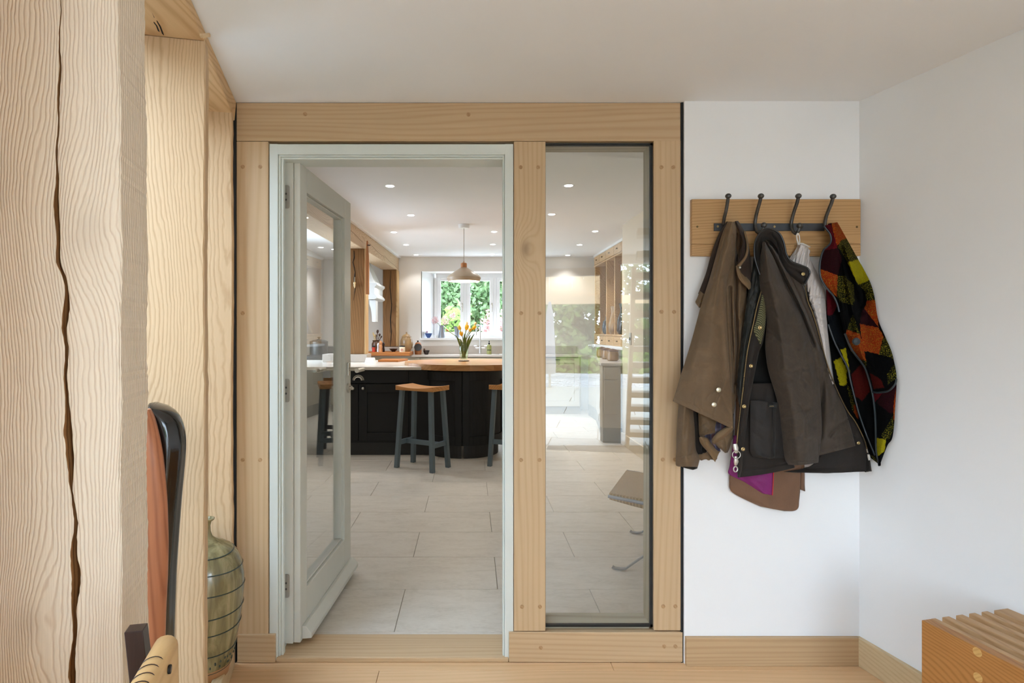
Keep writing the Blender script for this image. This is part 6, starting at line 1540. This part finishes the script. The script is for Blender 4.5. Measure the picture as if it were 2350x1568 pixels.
sheet('back_lining', [((1896,664),(1930,670)),((1899,740),(1960,740)),((1906,800),(1990,800)),((1912,850),(2010,860)),((1922,900),(2020,920)),((1944,950),(2020,980)),((1982,1030),(2016,1040)),((1998,1051),(2017,1066))], M['wool'], g4, (.016,.016), .008, 60, 180, .002, seed=41, colors=woolcol)
sheet('inner_front', [((1897,664),(1926,690)),((1899,723),(1932,730)),((1905,750),(1944,760)),((1914,782),(1956,800)),((1930,815),(1976,830)),((1946,845),(1991,860)),((1953,880),(2001,900)),((1968,938),(2007,950)),((1979,970),(2010,990)),((2007,1044),(2013,1050))], M['wool'], g4, (.046,.030), .012, 80, 220, .002, seed=42, colors=woolcol)
mainw = [([(1916,520),(1914,560),(1926,590),(1936,640),(1950,700),(1958,760)],4,-.012),([(1930,570),(1944,620),(1962,670),(1976,715)],8,-.045),([(1926,560),(1934,610),(1948,670),(1956,720)],5,.010),([(1972,652),(1984,672),(1986,700)],9,-.040),([(1978,716),(1990,690),(1984,664)],4,.010),
         ([(1962,720),(1970,780),(1982,830)],5,.008),([(1996,740),(2010,800),(2020,850)],8,.006),([(2040,850),(2030,880)],6,-.004)]
sheet('main_front', [((1900,514),(1922,510)),((1908,545),(1943,547)),((1918,594),(1969,594)),((1926,643),(1994,643)),((1932,680),(2005,678)),((1938,735),(2014,732)),((1942,780),(2030,772)),((1956,805),(2043,802)),((1985,845),(2051,830)),((2002,902),(2057,868)),((2008,950),(2055,925)),((2010,1000),(2049,1000)),((2011,1033),(2036,1024)),((2018,1069),(2019,1068))], M['wool'], g4, (.062,.020), .056, 150, 340, .003, fu=(.5,3), fv=(.2,1), seed=43, folds=mainw, colors=woolcol, skew=.1)
sheet('lapel', [((1891,519),(1916,512)),((1906,538),(1922,545)),((1906,556),(1926,568)),((1890,574),(1930,590)),((1882,602),(1932,620)),((1882,632),(1936,645)),((1892,654),(1938,668)),((1914,681),(1942,694)),((1922,700),(1946,715)),((1926,716),(1952,745)),((1938,765),(1956,772))], M['wool'], g4, (.088,.096), .014, 90, 240, .003, seed=44, colors=woolcol, folds=[([(1918,520),(1926,570),(1934,640),(1944,710)],4,.006)])
lapel_edge = [(1891,519),(1899,529),(1906,539),(1907,556),(1898,567),(1889,576),(1882,602),(1882,632),(1892,654),(1903,668),(1914,681),(1922,700),(1926,716)]
strip_on('piping', [(x, y, .092) for x, y in lapel_edge], M['piping'], g4, .0036)
strip_on('piping', [(1901,745,.050),(1914,782,.052),(1930,815,.052),(1946,846,.052),(1952,876,.052),(1968,938,.052),(1978,970,.052),(1993,1010,.052),(2008,1045,.052)], M['piping'], g4, .0034)
strip_on('piping', [(1939,766,.112),(1953,800,.094),(1972,826,.084),(1985,845,.078),(1994,872,.074),(2002,902,.073),(2008,945,.073),(2010,990,.072),(2011,1033,.070),(2018,1070,.066)], M['piping'], g4, .0038)
strip_on('pocket_piping', [(2003,900,.080),(2014,901.5,.100),(2025,900.5,.108),(2038,898,.104),(2048,890,.088),(2055,880,.06),(2057,870,.035)], M['piping'], g4, .0034)
MB().lathe([(.0135,0),(.0145,.003),(.012,.007),(1e-5,.0085)], (0,0,0), 22).build('button', M['piping'], None, smooth=True)
bt = bpy.data.objects['button']; bt.rotation_euler = (math.pi/2,0,0); bt.location = R2(1964,784,.126); adopt(bt, g4)

# ================================================================== GARDENS
def leaves(name, c, rad, n, size, mat, parent, seed=0, shell=.55, drop=0):
    rng = np.random.RandomState(seed); d_ = rng.randn(n, 3); d_ /= np.linalg.norm(d_, axis=1)[:, None]
    lump = 1+.22*np.sin(d_[:, 0]*7+seed)+.18*np.sin(d_[:, 2]*9+seed*2)+.15*np.sin(d_[:, 1]*8)
    r = rng.uniform(shell, 1, n)**.6*lump
    p = np.asarray(c)+d_*r[:, None]*np.asarray(rad)
    a = rng.randn(n, 3); a /= np.linalg.norm(a, axis=1)[:, None]; b = np.cross(a, rng.randn(n, 3)); b /= np.linalg.norm(b, axis=1)[:, None]
    s_ = size*rng.uniform(.6, 1.4, n)[:, None]
    V = np.stack([p-a*s_, p+b*s_*.55, p+a*s_, p-b*s_*.55], 1).reshape(-1, 3)
    me = bpy.data.meshes.new(name); me.from_pydata(V.tolist(), [], np.arange(4*n).reshape(n, 4).tolist()); me.update(); me.materials.append(mat)
    o = bpy.data.objects.new(name, me); COL.objects.link(o); o['kind'] = 'stuff'
    adopt(o, parent); return o
def shrub(name, loc, rad, n, size, mat, label, cat='tree', seed=0, trunk=True, group=None, ground=-.3):
    t = tag(empty(name, (loc[0], loc[1], ground)), label, cat, group)
    leaves('foliage', loc, rad, n, size, M[mat], t, seed)
    if trunk: MB().tube([(loc[0],loc[1],ground),(loc[0]+.05,loc[1],loc[2]*.5),(loc[0],loc[1],loc[2])], [.14,.1,.05], 8).build('trunk', M['bark'], t, smooth=True)
    return t
struct(MB().box(-6, 6, YG+.2, 13.2, -.45, -.28).build('terrace', M['white_gravel']), 'pale terrace outside the kitchen window', 'terrace')  # added as a pale reflector, throws daylight up to the kitchen ceiling
struct(MB().box(-16, 18, YG+.2, 40, -.5, -.3).build('ground', M['soil']), 'garden ground outside the kitchen window', 'ground')
shrub('garden_tree', (-1.6,17,2.3), (2.2,1.8,2.6), 26000, .075, 'leaf3', 'blue-green tree filling the first casement', seed=1)
shrub('garden_tree', (1.2,18,2.6), (2.0,1.8,3.0), 26000, .075, 'leaf3', 'tall blue-green tree seen through the second casement', seed=2)
shrub('garden_tree', (2.6,15.5,2.5), (1.3,1.3,2.2), 16000, .065, 'leaf2', 'bright yellow-green tree at the right of the second casement', seed=3)
shrub('garden_tree', (4.6,18,3), (2.2,2,3.2), 9000, .15, 'leaf1', 'green tree outside the third casement', seed=12)
shrub('garden_tree', (-4.8,18,3), (2.4,2,3.2), 9000, .15, 'leaf1', 'green tree left of the kitchen window', seed=13)
shrub('garden_shrub', (-.85,13.2,.9), (.9,.7,.95), 3000, .07, 'leaf2', 'low pale green shrub below the first casement', 'shrub', 4, False)
shrub('rose_bush', (.55,12.6,.95), (.42,.4,.75), 1500, .05, 'pinkleaf', 'pink flowering bush outside the mullion', 'shrub', 5, False)
shrub('garden_shrub', (1.5,14,.8), (.9,.6,1.0), 2500, .07, 'leaf1', 'low green shrub below the second casement', 'shrub', 6, False)
# rear yard, mirrored in the side glass
struct(HB().box(-30, 30, -40, -9.62, -.12, -.06).build('yard', M['cobble']), 'pale granite yard behind the hall', 'ground')
rng = random.Random(9); cg = MB(TH3)
for i in range(16):
    for j in range(24):
        u_ = -.6+j*.19+(.09 if i % 2 else 0); v_ = -9.75-.30*i
        cg.box(u_, u_+.17, v_-.26, v_, -.06, -.035+rng.uniform(-.006,.006))
co_ = cg.build('cobbles', M['cobble']); co_['kind'] = 'stuff'; tag(co_, 'rows of pale granite setts in the rear yard', 'paving')
struct(HB().box(-30, -.9, -9.6, 8, -.3, -.1).build('terrace', M['grey_gravel']), 'grey gravel terrace outside the glazed left wall', 'ground')
gr = leaves('grass_verge', H(1.5,-15.4,.15), (4.5,1.1,.35), 5000, .16, M['grassblade'], None, 21, .1) if False else None
t = tag(empty('grass_verge', H(1.4,-16.0,-.06)), 'tufted grass verge behind the yard', 'grass', None, 'stuff'); leaves('blades', H(1.4,-16.0,.15), (4.5,1.0,.42), 5000, .15, M['grassblade'], t, 21, .1)
for i, (u_, v_, w_, h_, m_) in enumerate(((-1.5,-18,2.2,2.2,'leaf2'),(1.6,-19,2.4,2.6,'leaf1'),(4.8,-18,2.4,2.2,'leaf2'))):
    c = H(u_, v_, h_*.6); shrub('yard_shrub', tuple(c), (w_,1.4,h_*.75), 5000, .13, m_, ['bright bush left of the rear yard','dark green bush in the middle of the rear yard','bright bush right of the rear yard'][i], 'shrub', 30+i, False)
for i in range(3):  # hedge added out of view to hold back sky light from the left
    c = H(-3.2, 3.0-3.0*i, 1.0); shrub('garden_hedge', tuple(c), (.7,1.9,1.7), 7000, .13, 'hedgeleaf', ['clipped hedge outside the left posts, near the partition','clipped hedge outside the left posts, midway','clipped hedge outside the left posts, by the rear'][i], 'hedge', 50+i, False)
po = tag(empty('porch', H(.8,-11,0)), 'pale oak porch beam on posts over the rear terrace', 'porch')
HB().box(-1.6, 4.2, -11.25, -11.05, 2.02, 2.24).build('beam', M['oak_x'], po)
for i in range(9): HB().box(-1.6+.3*i, -1.305+.3*i, -11.2, -11.17, 2.242, 3.5).build('gable_board', M['oak_z'], po)
for u_ in (-1.4, 4.1): HB().box(u_-.09, u_+.09, -11.24, -11.06, -.06, 2.02).build('post', M['oak_z'], po)
ps = tag(empty('closed_parasol', H(-.15,-9.4,-.03)), 'closed grey parasol standing on the rear terrace', 'parasol')
pc_ = H(-.24,-9.5,0); MB().lathe([(.03,-.03),(.03,.30)], (pc_.x,pc_.y,0), 10).build('pole', M['steel'], ps); MB().lathe([(.14,.30),(.15,.5),(.12,1.2),(.08,1.75),(.03,2.0),(1e-5,2.02)], (pc_.x,pc_.y,0), 16).build('canopy', plain('grey_canvas', C(150,148,148), .9), ps, smooth=True)
